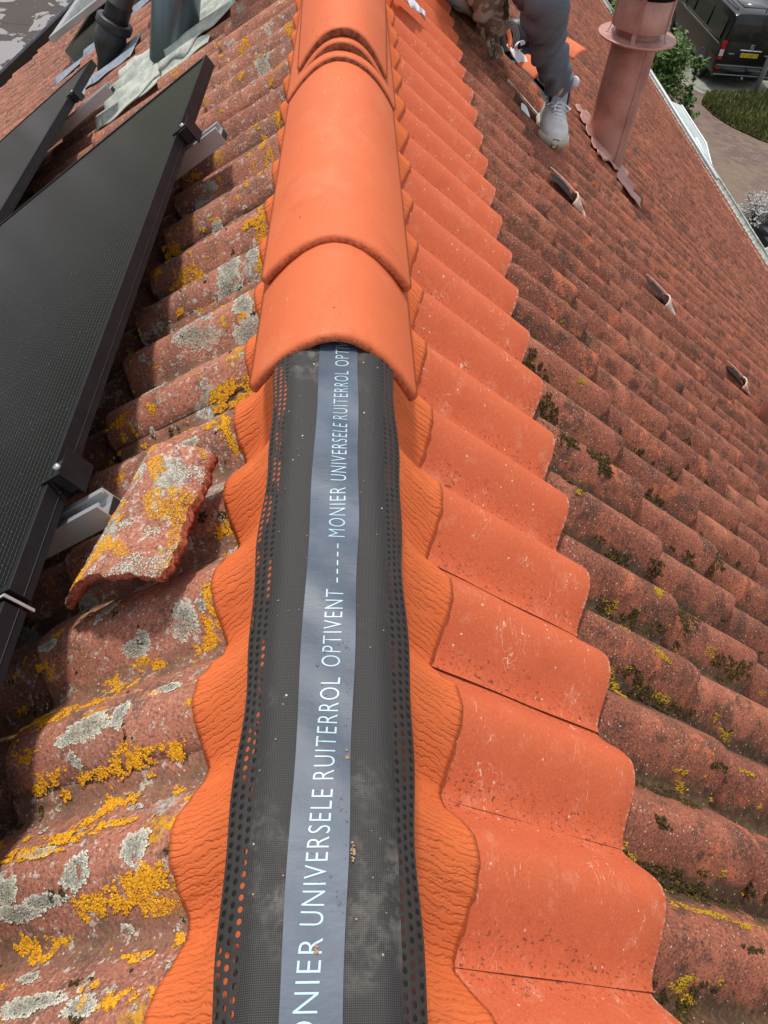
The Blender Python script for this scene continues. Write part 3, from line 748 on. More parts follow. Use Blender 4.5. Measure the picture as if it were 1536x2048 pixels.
OR_P = [(-1, 0.268, 0.189, 0.056, 0.025), (-1, 0.230, 0.201, 0.034, 0.018), (-1, 0.320, 0.333, 0.038, 0.016), (-1, 0.292, 0.332, 0.041, 0.010), (-1, 0.328, 0.294, 0.030, 0.018), (-1, 0.347, 0.279, 0.024, 0.015), (-1, 0.238, 0.333, 0.017, 0.012), (-1, 0.457, 0.366, 0.026, 0.010), (-1, 0.436, 0.334, 0.021, 0.014), (-1, 0.373, 0.329, 0.013, 0.008), (-1, 0.408, 0.246, 0.053, 0.011), (-1, 0.355, 0.257, 0.050, 0.010), (-1, 0.294, 0.261, 0.039, 0.007), (-1, 0.205, 0.489, 0.019, 0.032), (-1, 0.235, 0.458, 0.019, 0.013), (-1, 0.215, 0.469, 0.017, 0.018), (-1, 0.320, 0.462, 0.033, 0.011), (-1, 0.336, 0.442, 0.013, 0.018), (-1, 0.375, 0.451, 0.025, 0.014), (-1, 0.481, 0.491, 0.021, 0.012), (-1, 0.482, 0.421, 0.064, 0.017), (-1, 0.410, 0.420, 0.059, 0.017), (-1, 0.197, 0.242, 0.011, 0.018), (-1, 0.195, 0.206, 0.009, 0.025), (-1, 0.178, 0.169, 0.009, 0.016), (-1, 0.242, 0.101, 0.022, 0.011), (-1, 0.288, 0.114, 0.018, 0.005), (-1, 0.197, 0.108, 0.016, 0.009), (-1, 0.256, 0.137, 0.019, 0.009), (-1, 0.211, 0.149, 0.011, 0.007), (-1, 0.407, 0.161, 0.028, 0.016), (-1, 0.372, 0.161, 0.020, 0.009), (-1, 0.202, 0.617, 0.033, 0.022), (-1, 0.219, 0.615, 0.021, 0.018), (-1, 0.198, 0.734, 0.013, 0.030), (-1, 0.217, 0.800, 0.014, 0.039), (-1, 0.237, 0.907, 0.042, 0.031), (-1, 0.203, 0.911, 0.013, 0.016), (-1, 0.269, 0.904, 0.019, 0.013), (-1, 0.417, 1.337, 0.056, 0.047), (-1, 0.379, 1.325, 0.023, 0.020), (-1, 0.364, 1.183, 0.027, 0.022), (-1, 0.326, 1.195, 0.017, 0.014), (-1, 0.219, 1.369, 0.022, 0.057), (-1, 0.234, 1.311, 0.025, 0.031), (-1, 0.270, 1.320, 0.026, 0.025), (-1, 0.200, 1.148, 0.017, 0.020), (-1, 0.226, 1.617, 0.028, 0.065), (-1, 0.260, 1.594, 0.032, 0.036), (-1, 0.194, 1.805, 0.026, 0.046), (-1, 0.215, 1.877, 0.017, 0.031), (-1, 0.414, 2.353, 0.051, 0.077), (-1, 0.393, 2.515, 0.043, 0.071), (-1, 0.216, 2.451, 0.018, 0.080), (-1, 0.180, 1.731, 0.015, 0.022), (-1, 0.486, 1.512, 0.030, 0.028), (-1, 0.488, 1.328, 0.014, 0.013), (-1, 0.548, 1.308, 0.018, 0.015), (-1, 0.498, 0.616, 0.013, 0.008), (-1, 0.290, 1.166, 0.013, 0.017), (-1, 0.203, 1.224, 0.010, 0.029), (-1, 0.228, 1.706, 0.015, 0.038), (-1, 0.304, 1.008, 0.010, 0.015), (-1, 0.262, 0.397, 0.016, 0.004), (-1, 0.185, 0.539, 0.005, 0.014), (-1, 0.166, 0.336, 0.005, 0.008), (-1, 0.235, 0.290, 0.010, 0.008), (-1, 0.201, 0.277, 0.012, 0.009)]
GR_P = [(-1, 0.246, 0.492, 0.026, 0.027), (-1, 0.377, 0.546, 0.017, 0.024), (-1, 0.330, 0.481, 0.025, 0.012), (-1, 0.311, 0.487, 0.013, 0.012), (-1, 0.359, 0.376, 0.053, 0.020), (-1, 0.306, 0.381, 0.016, 0.020), (-1, 0.247, 0.228, 0.026, 0.020), (-1, 0.326, 0.217, 0.026, 0.020), (-1, 0.391, 0.245, 0.032, 0.008), (-1, 0.428, 0.213, 0.021, 0.019), (-1, 0.415, 0.192, 0.042, 0.010), (-1, 0.375, 0.198, 0.037, 0.009), (-1, 0.355, 0.106, 0.051, 0.013), (-1, 0.283, 0.099, 0.031, 0.011), (-1, 0.390, 0.133, 0.019, 0.007), (-1, 0.261, 0.602, 0.022, 0.016), (-1, 0.276, 0.630, 0.014, 0.015), (-1, 0.396, 0.999, 0.036, 0.023), (-1, 0.453, 1.184, 0.078, 0.059), (-1, 0.222, 1.054, 0.034, 0.042), (-1, 0.279, 1.211, 0.038, 0.056), (-1, 0.268, 1.258, 0.031, 0.048), (-1, 0.319, 1.100, 0.059, 0.044), (-1, 0.218, 1.107, 0.025, 0.032), (-1, 0.401, 1.665, 0.040, 0.044), (-1, 0.418, 1.645, 0.023, 0.024), (-1, 0.341, 1.618, 0.018, 0.019), (-1, 0.292, 2.285, 0.036, 0.056), (-1, 0.397, 2.232, 0.013, 0.025), (-1, 0.287, 0.805, 0.022, 0.013), (-1, 0.357, 0.594, 0.028, 0.012), (-1, 0.471, 0.518, 0.023, 0.008), (-1, 0.188, 0.396, 0.015, 0.004), (-1, 0.246, 0.399, 0.030, 0.009), (-1, 0.284, 0.280, 0.016, 0.005), (-1, 0.297, 0.120, 0.005, 0.010), (-1, 0.290, 1.930, 0.018, 0.025), (-1, 0.675, 2.555, 0.022, 0.030), (-1, 0.631, 2.160, 0.027, 0.032), (-1, 0.309, 2.169, 0.016, 0.025), (-1, 0.352, 1.502, 0.021, 0.020), (-1, 0.274, 1.443, 0.012, 0.018), (-1, 0.213, 1.258, 0.016, 0.017), (-1, 0.431, 2.214, 0.016, 0.024)]
MO_P = [(1, 0.755, 0.975, 0.053, 0.030), (1, 0.802, 0.967, 0.049, 0.028), (1, 0.620, 0.954, 0.045, 0.027), (1, 0.727, 1.068, 0.044, 0.027), (1, 0.779, 0.861, 0.042, 0.021), (1, 0.932, 0.777, 0.063, 0.026), (1, 1.025, 0.833, 0.052, 0.022), (1, 0.692, 0.710, 0.052, 0.022), (1, 0.751, 0.703, 0.055, 0.023), (1, 0.827, 0.703, 0.041, 0.015), (1, 0.709, 0.581, 0.057, 0.020), (1, 0.766, 0.568, 0.052, 0.017), (1, 0.831, 0.566, 0.034, 0.014), (1, 1.113, 0.737, 0.078, 0.027), (1, 1.140, 0.712, 0.072, 0.024), (1, 0.692, 0.399, 0.068, 0.018), (1, 0.771, 0.395, 0.056, 0.016), (1, 0.867, 0.457, 0.042, 0.010), (1, 0.897, 0.375, 0.042, 0.011), (1, 0.677, 0.272, 0.072, 0.015), (1, 0.742, 0.263, 0.073, 0.014), (1, 0.827, 0.255, 0.043, 0.014), (1, 0.589, 0.122, 0.038, 0.016), (1, 0.646, 0.115, 0.040, 0.013), (1, 0.613, 0.326, 0.029, 0.009), (1, 0.622, 1.181, 0.041, 0.030), (1, 0.606, 1.315, 0.033, 0.028), (1, 0.621, 1.062, 0.034, 0.023), (1, 0.893, 0.886, 0.046, 0.022), (1, 1.236, 1.064, 0.059, 0.029), (1, 1.398, 1.584, 0.058, 0.040), (1, 0.613, 1.447, 0.020, 0.019), (1, 1.213, 1.756, 0.036, 0.029), (1, 0.761, 0.185, 0.032, 0.006)]
YM_P = [(1, 0.631, 0.567, 0.042, 0.016), (1, 0.668, 0.558, 0.029, 0.014), (1, 0.747, 0.627, 0.028, 0.010), (1, 0.697, 0.723, 0.024, 0.011), (1, 0.804, 0.780, 0.027, 0.012), (1, 0.984, 0.816, 0.027, 0.012), (1, 0.786, 0.574, 0.028, 0.010), (1, 0.933, 0.711, 0.040, 0.014), (1, 1.031, 0.741, 0.033, 0.013), (1, 0.555, 0.283, 0.032, 0.006), (1, 0.578, 0.281, 0.014, 0.007), (1, 0.609, 0.244, 0.036, 0.007), (1, 0.654, 0.232, 0.029, 0.006), (1, 1.021, 0.575, 0.030, 0.010), (1, 0.765, 0.436, 0.022, 0.006), (1, 0.779, 0.419, 0.025, 0.007), (1, 0.804, 0.289, 0.025, 0.006), (1, 0.891, 0.366, 0.016, 0.006), (1, 0.624, 0.140, 0.031, 0.009), (1, 0.653, 0.126, 0.027, 0.005), (1, 0.642, 0.258, 0.029, 0.004), (1, 0.719, 0.229, 0.064, 0.008), (1, 0.801, 0.220, 0.052, 0.006), (1, 0.613, 1.447, 0.025, 0.023), (1, 0.791, 1.688, 0.022, 0.022), (1, 0.617, 0.921, 0.016, 0.009), (1, 1.211, 1.421, 0.020, 0.013), (1, 1.737, 1.542, 0.035, 0.020), (1, 0.686, 0.667, 0.023, 0.009), (1, 0.876, 0.418, 0.016, 0.005), (1, 0.759, 1.352, 0.014, 0.011), (1, 0.574, 1.130, 0.012, 0.009), (1, 0.884, 0.277, 0.019, 0.008), (1, 0.960, 0.475, 0.028, 0.007)]
for nm, VV, FF, RR, o in LAT: g_ = mesh_obj(nm, VV, FF, M_or if nm[0] == 'o' else M_gr, o, False, attrs={'rnd': RR}); g_['kind'] = 'stuff'
def strew(side, n, s0, s1, y0, y1, r0, r1, seed):
    r_ = random.Random(seed); L = []
    for _ in range(n):
        r = r0+(r1-r0)*r_.random()**2; L.append((side, s0+(s1-s0)*r_.random(), y0+(y1-y0)*r_.random()**1.3, r*(.6+.8*r_.random()), r*(.5+.6*r_.random())))
    return L
OR_P += strew(-1, 230, .19, .62, .08, 1.9, .0016, .010, 1)+strew(-1, 150, .2, .6, .9, 3.2, .004, .018, 2)
GR_P += strew(-1, 150, .19, .60, .08, 1.9, .0016, .011, 3)+strew(-1, 60, .2, .6, 1.0, 3.2, .003, .012, 4)
DK_P = strew(-1, 130, .19, .62, .08, 1.6, .0025, .012, 5)
MO_P += [(1, s_, PH[1]-.060+round((y_-PH[1])/P_OLD)*P_OLD+.01, a_*1.5, b_*.9) for (_q, s_, y_, a_, b_) in strew(1, 110, .56, 1.6, .1, 1.7, .006, .022, 6)]
YM_P += [(1, s_, PH[1]-.052+round((y_-PH[1])/P_OLD)*P_OLD+.01, a_, b_*.8) for (_q, s_, y_, a_, b_) in strew(1, 90, .56, 1.6, .1, 1.7, .0025, .010, 7)]
growth('dark_crust', DK_P, .0016, M_mo, 'dark brown crusts between the lichens on the left slope tiles', 'crust', 2.6, .8)
growth('orange_lichen', OR_P, .0014, M_or, 'bright orange yellow lichen growing in patches on the left slope tiles', 'lichen', 3.6)
growth('grey_lichen', GR_P, .0013, M_gr, 'pale grey lichen crusts on the left slope tiles', 'lichen', 5.5, .40, .45, -.5)
growth('moss', MO_P, .0019, M_mo, 'dark olive moss filling the troughs between the old tiles on the right', 'moss', 3.0, 1.0)
growth('yellow_moss', YM_P, .0015, M_ym, 'yellow green moss tufts in the troughs of the old tiles on the right', 'moss', 2.2, 1.0)


# ------------------------------------------------------------------ solar panels
def slopeM(side, s, y, n, rotn=0.0):
    """matrix: local x = down the slope, y = along the ridge, z = off the roof"""
    X = Vector((side*CT, 0, -ST)); Z = Vector((side*ST, 0, CT)); Y = Vector((0, 1, 0)); o_ = Vector(SP(side, s, y, n))
    if side < 0: Yv = Z.cross(X)
    M = Matrix(((X.x, Y.x, Z.x, o_.x), (X.y, Y.y, Z.y, o_.y), (X.z, Y.z, Z.z, o_.z), (0, 0, 0, 1)))
    return M @ Matrix.Rotation(rotn, 4, 'Z')
M_pv1 = panel_mat('solar_cells', 1/.0105, 1/.166)
def solar(s0, y0, ws, wy, n, label, rotn=0.0):
    M = slopeM(-1, s0, y0, n, rotn); root = empty('solar_panel', M.translation, label, 'solar panel', 'black framed solar panels on the left slope')
    h = .031
    b = MB(); fw = .009
    b.box((0, 0, -h), (fw, wy, 0), M); b.box((ws-fw, 0, -h), (ws, wy, 0), M)
    b.box((fw, 0, -h), (ws-fw, fw, -.0001), M); b.box((fw, wy-fw, -h), (ws-fw, wy, -.0001), M)
    b.box((-.0008, 0, -.0215), (0, wy, -.0195), M)
    o = b.obj('frame', M_frame, root, False); bevel(o, .0008, 1)
    g = [M @ Vector(q) for q in ((fw, fw, -.0022), (ws-fw, fw, -.0022), (ws-fw, wy-fw, -.0022), (fw, wy-fw, -.0022))]
    g2 = [M @ Vector(q) for q in ((fw, fw, -.0062), (ws-fw, fw, -.0062), (ws-fw, wy-fw, -.0062), (fw, wy-fw, -.0062))]
    mesh_obj('glass', g+g2, [[0, 3, 2, 1], [4, 5, 6, 7]], M_pv1, root, False, uv=[(0, 0), (ws, 0), (ws, wy), (0, wy)]*2)
    return root
RN = -.031
solar(.377, .505, 1.02, 1.55, .12, 'large black solar panel along the left edge with rain specks on its glass', .032)
solar(.432, -1.20, 1.02, 1.69, .12, 'solar panel at the left edge below the large one, only its frame showing', .032)
solar(1.215, 2.12, 1.02, 1.25, .12, 'far solar panel whose glass mirrors pale grey cloud', .032)
def rail(s0, y0, label, s1=2.3):
    M = slopeM(-1, s0, y0, .072); L = s1-s0; root = empty('mounting_rail', M.translation, label, 'mounting rail', 'aluminium rails carrying the solar panels')
    # hollow profile, opened at the top by a slot
    pr = [(-.017, -.036), (.017, -.036), (.017, 0), (.009, 0), (.009, -.004), (.013, -.004), (.013, -.012), (.004, -.018), (-.004, -.018), (-.013, -.012), (-.013, -.004), (-.009, -.004), (-.009, 0), (-.017, 0)]
    V = [M @ Vector((x, a, c)) for x in (0, L) for a, c in pr]; k = len(pr)
    F = [[i, (i+1) % k, k+(i+1) % k, k+i] for i in range(k)]+[list(range(k))]
    o = mesh_obj('rail_profile', V, F, M_alu, root, False); 
    b = MB(); b.box((-.001, -.015, -.034), (.0, .015, -.019), M); b.obj('end_shade_plate', M_dark, root, False)  # dark plate on the capped end, painted in for the shade of the hollow
    return root
rail(.284, 1.70, 'bright aluminium rail end sticking out near the far end of the large solar panel')
rail(.325, .655, 'cut end of an aluminium rail poking out beside the broken tile shard', 1.3)
rail(1.03, 3.02, 'small aluminium rail end beyond the far solar panel under the black vent pipe')
def clamp(s0, y0, label):
    M = slopeM(-1, s0, y0, .12); root = empty('panel_clamp', M.translation, label, 'panel clamp', 'black clamps holding the solar panels')
    b = MB(); b.box((-.030, -.024, -.040), (-.0270, .026, .004), M, bev=.0008); b.box((-.0275, -.022, .0005), (.008, -.017, .0035), M); b.obj('clamp_plate', M_frame, root, False)
    b = MB(); b.box((-.0265, -.016, -.034), (-.0036, .016, -.002), M, bev=.001); b.obj('clamp_body', M_black, root, False)
    b = MB(); b.lathe([(.0045, 0), (.0045, .005), (.001, .005)], M @ Vector((-.014, .0, -.001)), M.to_3x3() @ Vector((0, 0, 1)), 10); b.obj('bolt', M_alu, root)
    return root
clamp(.343, 1.66, 'black clamp plate on the large solar panel above the bright rail end')
clamp(.375, .690, 'black square clamp plate on the frame above the broken tile shard')
clamp(1.190, 3.05, 'tiny black clamp on the edge of the far solar panel')
M = slopeM(-1, .381, .497, .12); b = MB(); b.box((-.0020, -.0020, -.040), (-.0005, .0020, .0022), M); b.box((-.0005, -.0020, .0010), (.040, .0020, .0022), M)
tag(b.obj('panel_joint_clip', M_alu, None, False), 'thin bright metal clip at the joint of the two nearest solar panels', 'clip')

# ------------------------------------------------------------------ things standing on the left slope
# black vent pipe
P0 = Vector((-1.149, 4.048, -.925)); P1 = Vector((-1.064, 4.070, -.744)); AX = (P1-P0).normalized()
root = empty('vent_pipe', P0, 'black plastic roof vent pipe with a bulbous base and wide collar', 'vent pipe')
b = MB(); b.lathe([(.018, -.02), (.030, .03), (.062, .09), (.072, .125), (.073, .15), (.067, .175), (.062, .19)], P0, AX, 40); b.obj('cone_base', M_blackp, root)
b = MB(); b.lathe([(.060, .185), (.080, .187), (.083, .192), (.083, .222), (.078, .227), (.060, .228)], P0, AX, 40); b.obj('collar', M_blackp, root)
b = MB(); b.lathe([(.056, .2), (.0575, .29), (.060, .292), (.060, .297), (.0545, .30), (.052, .75), (.048, .75), (.048, .2)], P0, AX, 40); b.obj('pipe', M_blackp, root)
b = MB(); b.lathe([(.052, .75), (.075, .76), (.078, .80), (.06, .83), (.001, .84)], P0, AX, 32); b.obj('cap', M_blackp, root)
def draped(side, poly_fn, ns, ny_, off, mat, name, parent, t=.003):
    V = []
    for j in range(ny_):
        for i in range(ns):
            s_, y_ = poly_fn(i/(ns-1), j/(ny_-1)); V.append(SP(side, s_, y_, max(surf_n(side, s_, y_), -.026)+off))
    F = [[j*ns+i, j*ns+i+1, (j+1)*ns+i+1, (j+1)*ns+i] for j in range(ny_-1) for i in range(ns-1)]
    if side < 0: F = [f[::-1] for f in F]
    return solid(mesh_obj(name, V, F, mat, parent), t, 1)
draped(-1, lambda u, v: (1.22+.36*u, 3.78+.30*v+.02*math.sin(u*9)), 30, 24, .006, M_leadg, 'lead_flashing', root)
# steel duct on chalky lead
P0 = Vector((-.640, 3.255, -.530)); P1 = Vector((-.612, 3.262, -.367)); AX = (P1-P0).normalized()
root = empty('flue_duct', P0, 'stained steel flue duct with white chalky lead round its foot', 'flue duct')
b = MB(); b.lathe([(.088, -.05), (.088, 1.3), (.085, 1.3), (.085, 1.0)], P0, AX, 56); b.obj('duct', M_duct, root)
b = MB(); b.lathe([(.088, 1.3), (.15, 1.33), (.15, 1.36), (.02, 1.42), (.001, 1.42)], P0, AX, 40); b.obj('cowl', M_duct, root)
def leadshape(u, v):
    y_ = 2.98+.62*v+.035*math.sin(u*6.5)+.012*math.sin(u*23); hi = 1.20-.02*math.sin(v*9); lo = .42+.10*math.sin(v*3.2)
    if v < .25: lo = lo+.30*(1-v/.25)
    s_ = lo+(hi-lo)*u
    return (s_+.012*math.sin(y_*31)*(u > .9), y_)
draped(-1, leadshape, 60, 50, .010, M_lead, 'lead_flashing', root, .004)
def leadtongue(u, v): return (.60+.40*u, 2.93+.075*v+.05*u+.015*math.sin(u*14))
draped(-1, leadtongue, 40, 8, .006, M_lead, 'lead_flashing', root, .003)
# roof window, sash tipped open
root = empty('roof_window', SP(-1, 1.6, 5.3), 'grey roof window behind the black vent pipe, its lower edge raised', 'roof window')
M = slopeM(-1, 1.20, 4.90, .0)
b = MB()
for lo, hi in (((0, 0, -.05), (.78, .07, .06)), ((0, 1.05, -.05), (.78, 1.12, .06)), ((0, .07, -.05), (.06, 1.05, .06)), ((.72, .07, -.05), (.78, 1.05, .06))): b.box(lo, hi, M, bev=.004)
b.obj('frame', simple('olive_grey_frame', (.15, .15, .115), .5), root, False)
M2 = M @ Matrix.Translation((0, 0, .065)) @ Matrix.Rotation(R(-4), 4, 'Y')
b = MB(); b.box((-.01, -.01, .002), (.80, .05, .035), M2, bev=.003); b.box((-.01, 1.07, .002), (.80, 1.13, .035), M2, bev=.003); b.box((-.01, .05, .002), (.06, 1.07, .034), M2, bev=.003); b.box((.73, .05, .002), (.80, 1.07, .034), M2, bev=.003)
b.obj('sash', simple('grey_cladding', (.40, .41, .41), .4, .3), root, False)
g = NT('window_glass'); M_glass = g.fin((.10, .115, .12), .06, 0, None, .8)
b = MB(); b.box((.06, .05, .012), (.73, 1.07, .020), M2); b.obj('pane', M_glass, root, False)
draped(-1, lambda u, v: (1.90+.10*u, 4.80+1.3*v), 6, 60, .008, M_leadg, 'lead_apron', root)
draped(-1, lambda u, v: (1.15+.95*u, 4.74+.12*v), 30, 8, .008, M_leadg, 'side_flashing', root)

# verge trim at the far end of the left slope and the flat roof with puddles below it
M = slopeM(-1, 2.2, 7.12, .0)
b = MB(); b.box((-2.2, .04, -.06), (2.35, .12, .045), M, bev=.006); o = b.obj('verge_trim', simple('black_verge', (.018, .020, .021), .35), house, False)
b = MB(); b.box((-.2, .11, .035), (2.33, .13, .060), M, bev=.003); b.obj('verge_trim', M_leadg, house, False)
b = MB(); b.box((.33, .02, .054), (.42, .08, .060), M); b.obj('verge_clip', M_white, house, False)
fr = NT('puddled_felt'); pn = fr.noise(2.0, 3, .5, dist=1.6, vec=fr.mapv(fr.co(), (1, .6, 1))); pud = fr.step(pn, .53, .545)
dryb = fr.mix(fr.noise(3, 5), (.040, .029, .024), (.070, .052, .043)); seam = fr.math('ABSOLUTE', fr.math('SUBTRACT', fr.math('FRACT', fr.math('MULTIPLY', fr.sep(fr.co())[1], .9)), .5))
dryb = fr.mix(fr.step(seam, .03, .01), dryb, (.03, .024, .02))
M_flat = fr.fin(fr.mix(fr.math('MULTIPLY', pud, .7), dryb, (.30, .27, .255)), fr.math('SUBTRACT', .85, fr.math('MULTIPLY', pud, .80)), 0, fr.bump(fr.math('MULTIPLY', fr.noise(60, 3), fr.math('SUBTRACT', 1, pud)), .4, .01), .5)  # pale puddle colour carries a painted sky reflection, besides the low roughness
root = empty('flat_roofed_annex', (-7, 12, -7.6), 'low annex with a dark flat roof holding pale puddles at the top left', 'annex')
b = MB(); b.box((-14, 7.6, -3.5), (-.6, 24, -3.4)); b.obj('flat_roof', M_flat, root, False)
b = MB(); b.box((-13.8, 7.8, -7.6), (-.8, 23.8, -3.5)); b.obj('wall', M_wall, root, False)

# ------------------------------------------------------------------ right slope: copper coloured flue
P0 = Vector((1.489, 4.217, -1.255)); P1 = Vector((1.478, 4.220, -.644)); AX = (P1-P0).normalized()
root = empty('flue_pipe', P0, 'pinkish copper flue pipe with a wide disc and open ring cowl beside the worker', 'flue pipe')
b = MB(); b.lathe([(.118, -.02), (.114, .30), (.112, .62), (.110, .66)], P0, AX, 64); b.obj('pipe', M_cop, root)
b = MB(); b.lathe([(.10, .600), (.184, .610), (.193, .614), (.196, .619), (.193, .625), (.184, .624), (.10, .632), (.09, .66)], P0, AX, 72); b.obj('cowl_disc', M_cop, root)
b = MB(); b.lathe([(.139, .662), (.139, .800), (.136, .802), (.134, .800), (.134, .662), (.139, .662)], P0, AX, 72); b.obj('cowl_ring', M_cop, root)
b = MB(); b.lathe([(.100, .64), (.100, .815), (.090, .82), (.001, .82)], P0, AX, 40); b.obj('inner_sleeve', M_dark, root)
b = MB(); b.lathe([(.001, .862), (.12, .852), (.165, .838), (.172, .841), (.168, .85), (.12, .865), (.001, .885)], P0, AX, 64); b.obj('rain_cap', M_cop, root)
a_ = AX.orthogonal().normalized(); c_ = AX.cross(a_)
tocam = (Vector(CAM)-P1); tocam = (tocam-AX*tocam.dot(AX)).normalized(); sidev = AX.cross(tocam)
for q, (al, wd) in enumerate(((-4, .011), (66, .003), (-72, .003), (180, .011))):
    d = tocam*math.cos(R(al))+sidev*math.sin(R(al)); e = AX.cross(d)
    b = MB(); rr = .142
    v = []
    for h_, r2 in ((.624, rr+.024), (.632, rr+.008), (.658, rr), (.80, rr), (.845, rr-.002)):
        for sg in (-1, 1):
            for tt in (0, .0025): v.append(P0+AX*h_+d*(r2+tt)+e*sg*wd)
    f = []
    for k in range(4):
        o_ = k*4; f += [[o_+1, o_+3, o_+7, o_+5], [o_, o_+4, o_+6, o_+2], [o_, o_+1, o_+5, o_+4], [o_+2, o_+6, o_+7, o_+3]]
    b.add(v, f); b.obj('cowl_strap', M_cop, root, False)
# weld seam down the pipe
b = MB(); d = tocam*math.cos(R(38))+sidev*math.sin(R(38)); b.tube([P0+AX*.0+d*.1185, P0+AX*.60+d*.1125], .0022, 6); b.obj('pipe_seam', M_cop, root)
def copflash(u, v):
    s_ = 1.70+.40*u; y_ = 3.84+.03*math.sin(u*5)+v*(.60-.40*max(0, u-.45)); return (s_, y_+.01*math.sin(u*31))
draped(1, copflash, 50, 26, .014, M_cop, 'base_flashing', root, .004)
# second cowl peeping in at the right edge of the photo
P0 = Vector((2.06, 2.52, -1.63)); root = empty('flue_pipe', P0, 'blurred pinkish flue cowl just peeping in at the right edge of the photo', 'flue pipe')
AX = Vector((0, 0, 1))
b = MB(); b.lathe([(.08, -.05), (.08, .52)], P0, AX, 40); b.obj('pipe', M_cop, root)
b = MB(); b.lathe([(.06, .50), (.11, .50), (.135, .53), (.135, .58), (.10, .63), (.05, .65), (.001, .655)], P0, AX, 48); b.obj('cowl_cap', M_cop, root)

# ventilation tiles
M_lime = NT('limescale_tile'); _n = M_lime.noise(24, 5, .65); M_lime = M_lime.fin(M_lime.mix(M_lime.step(_n, .38, .6), (.44, .20, .13), (.72, .58, .50)), .8, 0, None, .3)
M_vent = simple('pink_worn_tile', (.52, .24, .18), .75, 0, .25, 40, .4, .002)
def vent(s0, y0, label):
    M = slopeM(1, s0, y0, -.006); root = empty('vent_tile', M.translation, label, 'vent tile', 'ventilation tiles in a line down the right slope')
    b = MB()
    def hood(u, v):
        s_ = -.11+.23*v; wv = .013*math.sin(math.pi*min(1, max(0, v*.96+.02)))**.5; a = math.pi*(1-u); return M @ Vector((s_, .016+wv*math.cos(a)*.8, .004+.017*math.sin(a)*(wv/.017)*.8))
    b.grid(hood, 11, 24); o = solid(b.obj('hood', M_vent, root), .004, 1)
    b = MB()
    def hollow(u, v):
        return M @ Vector((-.10+.14*v, -.030+.038*u, -.012+.014*math.sin(math.pi*v)*(.2+.8*u)+.004))
    b.grid(hollow, 6, 12); b.obj('slot_shade_sheet', M_dark, root)  # dark sheet standing in for the shade inside the slot
    b = MB()
    def mouth(u, v):
        a = math.pi*(1-u); rr = .035*(1-.25*v); return M @ Vector((.030+.085*v, -.012+rr*math.cos(a)*1.05, -.014+rr*math.sin(a)*(1.0-.75*v)))
    b.grid(mouth, 15, 10); solid(b.obj('mouth', M_lime, root), .005, 1)
    b = MB()
    def strk(u, v): return M @ Vector((.13+.10*v, -.050+.008*math.sin(v*math.pi)*(u*2-1)+.01*v, .001+surf_n(1, s0+.13+.10*v, y0-.05)+.010))
    b.grid(strk, 4, 10); solid(b.obj('lime_streak', M_lime, root), .002, 1)
    return root
vent(1.09, 2.665, 'vent tile nearest the ridge in the line of three, with a dark slot')
vent(1.73, 2.655, 'middle vent tile of the three, with a white mouth')
vent(2.43, 2.690, 'vent tile furthest down the slope, close to the right edge of the photo')

# ------------------------------------------------------------------ torn film, underlay roll, scraps, opened roof patch
def slab(name, fn, nu, nv, mat, t, parent=None, off=0):
    b = MB(); b.grid(fn, nu, nv); return solid(b.obj(name, mat, parent), t, off)
tag(slab('torn_film', lambda u, v: SP(1, .165+.16*v+.005*math.sin(u*20)*v, 2.66+.10*v+(u-.5)*(.085-.02*v)+.006*math.sin(v*30), .004+.010*math.sin(u*9+v*5)**2+.012*(1-v)), 16, 26, M_white, .0008),
    'torn strip of white backing film lying on the new orange tiles at the top', 'film strip')
# the opened patch: counter batten, film
b = MB(); Mx = slopeM(1, .93, 3.455, -.085); b.box((0, -.018, 0), (.42, .018, .042), Mx, bev=.003); b.obj('counter_batten', M_wood, house, False)
b = MB(); b.box((0, -.010, .042), (.40, .010, .050), Mx); b.obj('counter_batten', M_lime, house, False)
tag(slab('backing_film', lambda u, v: SP(1, 1.02+.20*v, 3.28+.09*u+.02*math.sin(v*8)*u, -.060+.02*u*math.sin(v*5+1)), 10, 14, M_white, .0008),
    'crumpled white film showing in the dark gap left of the sneaker', 'film scrap')
M_orange2 = simple('orange_cloth_scrap', (.66, .15, .045), .7, 0, .12, 30, .5, .003)
roll = empty('underlay_roll', (.90, 3.9, -.74), 'part used roll of black ridge underlay with white backing and orange flaps beside the worker', 'underlay roll')
O_ = Vector((.885, 3.86, -.705)); U_ = (Vector((1.108, 4.05, -.705))-O_).normalized(); W_ = Vector((0, 0, 1)); B2 = U_.cross(W_)*-1   # B2 away from the camera
if B2.y < 0: B2 = -B2
def rp(a, bq, c): return O_+U_*a+B2*bq+W_*c
b = MB(); b.lathe([(.001, 0), (.020, 0), (.022, .004), (.060, .0), (.064, .003), (.0655, .12), (.0645, .243), (.060, .246), (.001, .246)], rp(-.01, .14, .10), U_, 40)
b.obj('black_roll', M_black, roll)
b = MB()
for q in range(5): rr = .026+.008*q; b.lathe([(rr, -.001), (rr+.002, -.0016), (rr+.003, -.001)], rp(-.01, .14, .10), U_, 30)
b.obj('wound_edges', M_white, roll)
slab('black_strip', lambda u, v: rp(.02+.20*u, .14*(1-v)+.0, .035+.16*(1-v)**2.2*.35-.02*v+.006*math.sin(u*8+v*4)), 12, 14, M_black, .0015, roll)
slab('orange_flap', lambda u, v: rp(-.065+.115*u+.014*v, .04-.120*v, .018+.030*math.sin(u*2.4)-.030*v*v), 12, 10, M_orange2, .0015, roll)
slab('orange_flap', lambda u, v: rp(.215+.115*u, .07-.16*v, .05+.030*math.sin(u*2.6)-.02*v*v), 12, 10, M_orange2, .0015, roll)
slab('orange_flap', lambda u, v: rp(-.10+.030*u+.02*math.sin(v*3), .06+.07*v, .07+.085*v+.02*math.sin(u*3)), 10, 12, M_orange2, .0015, roll)
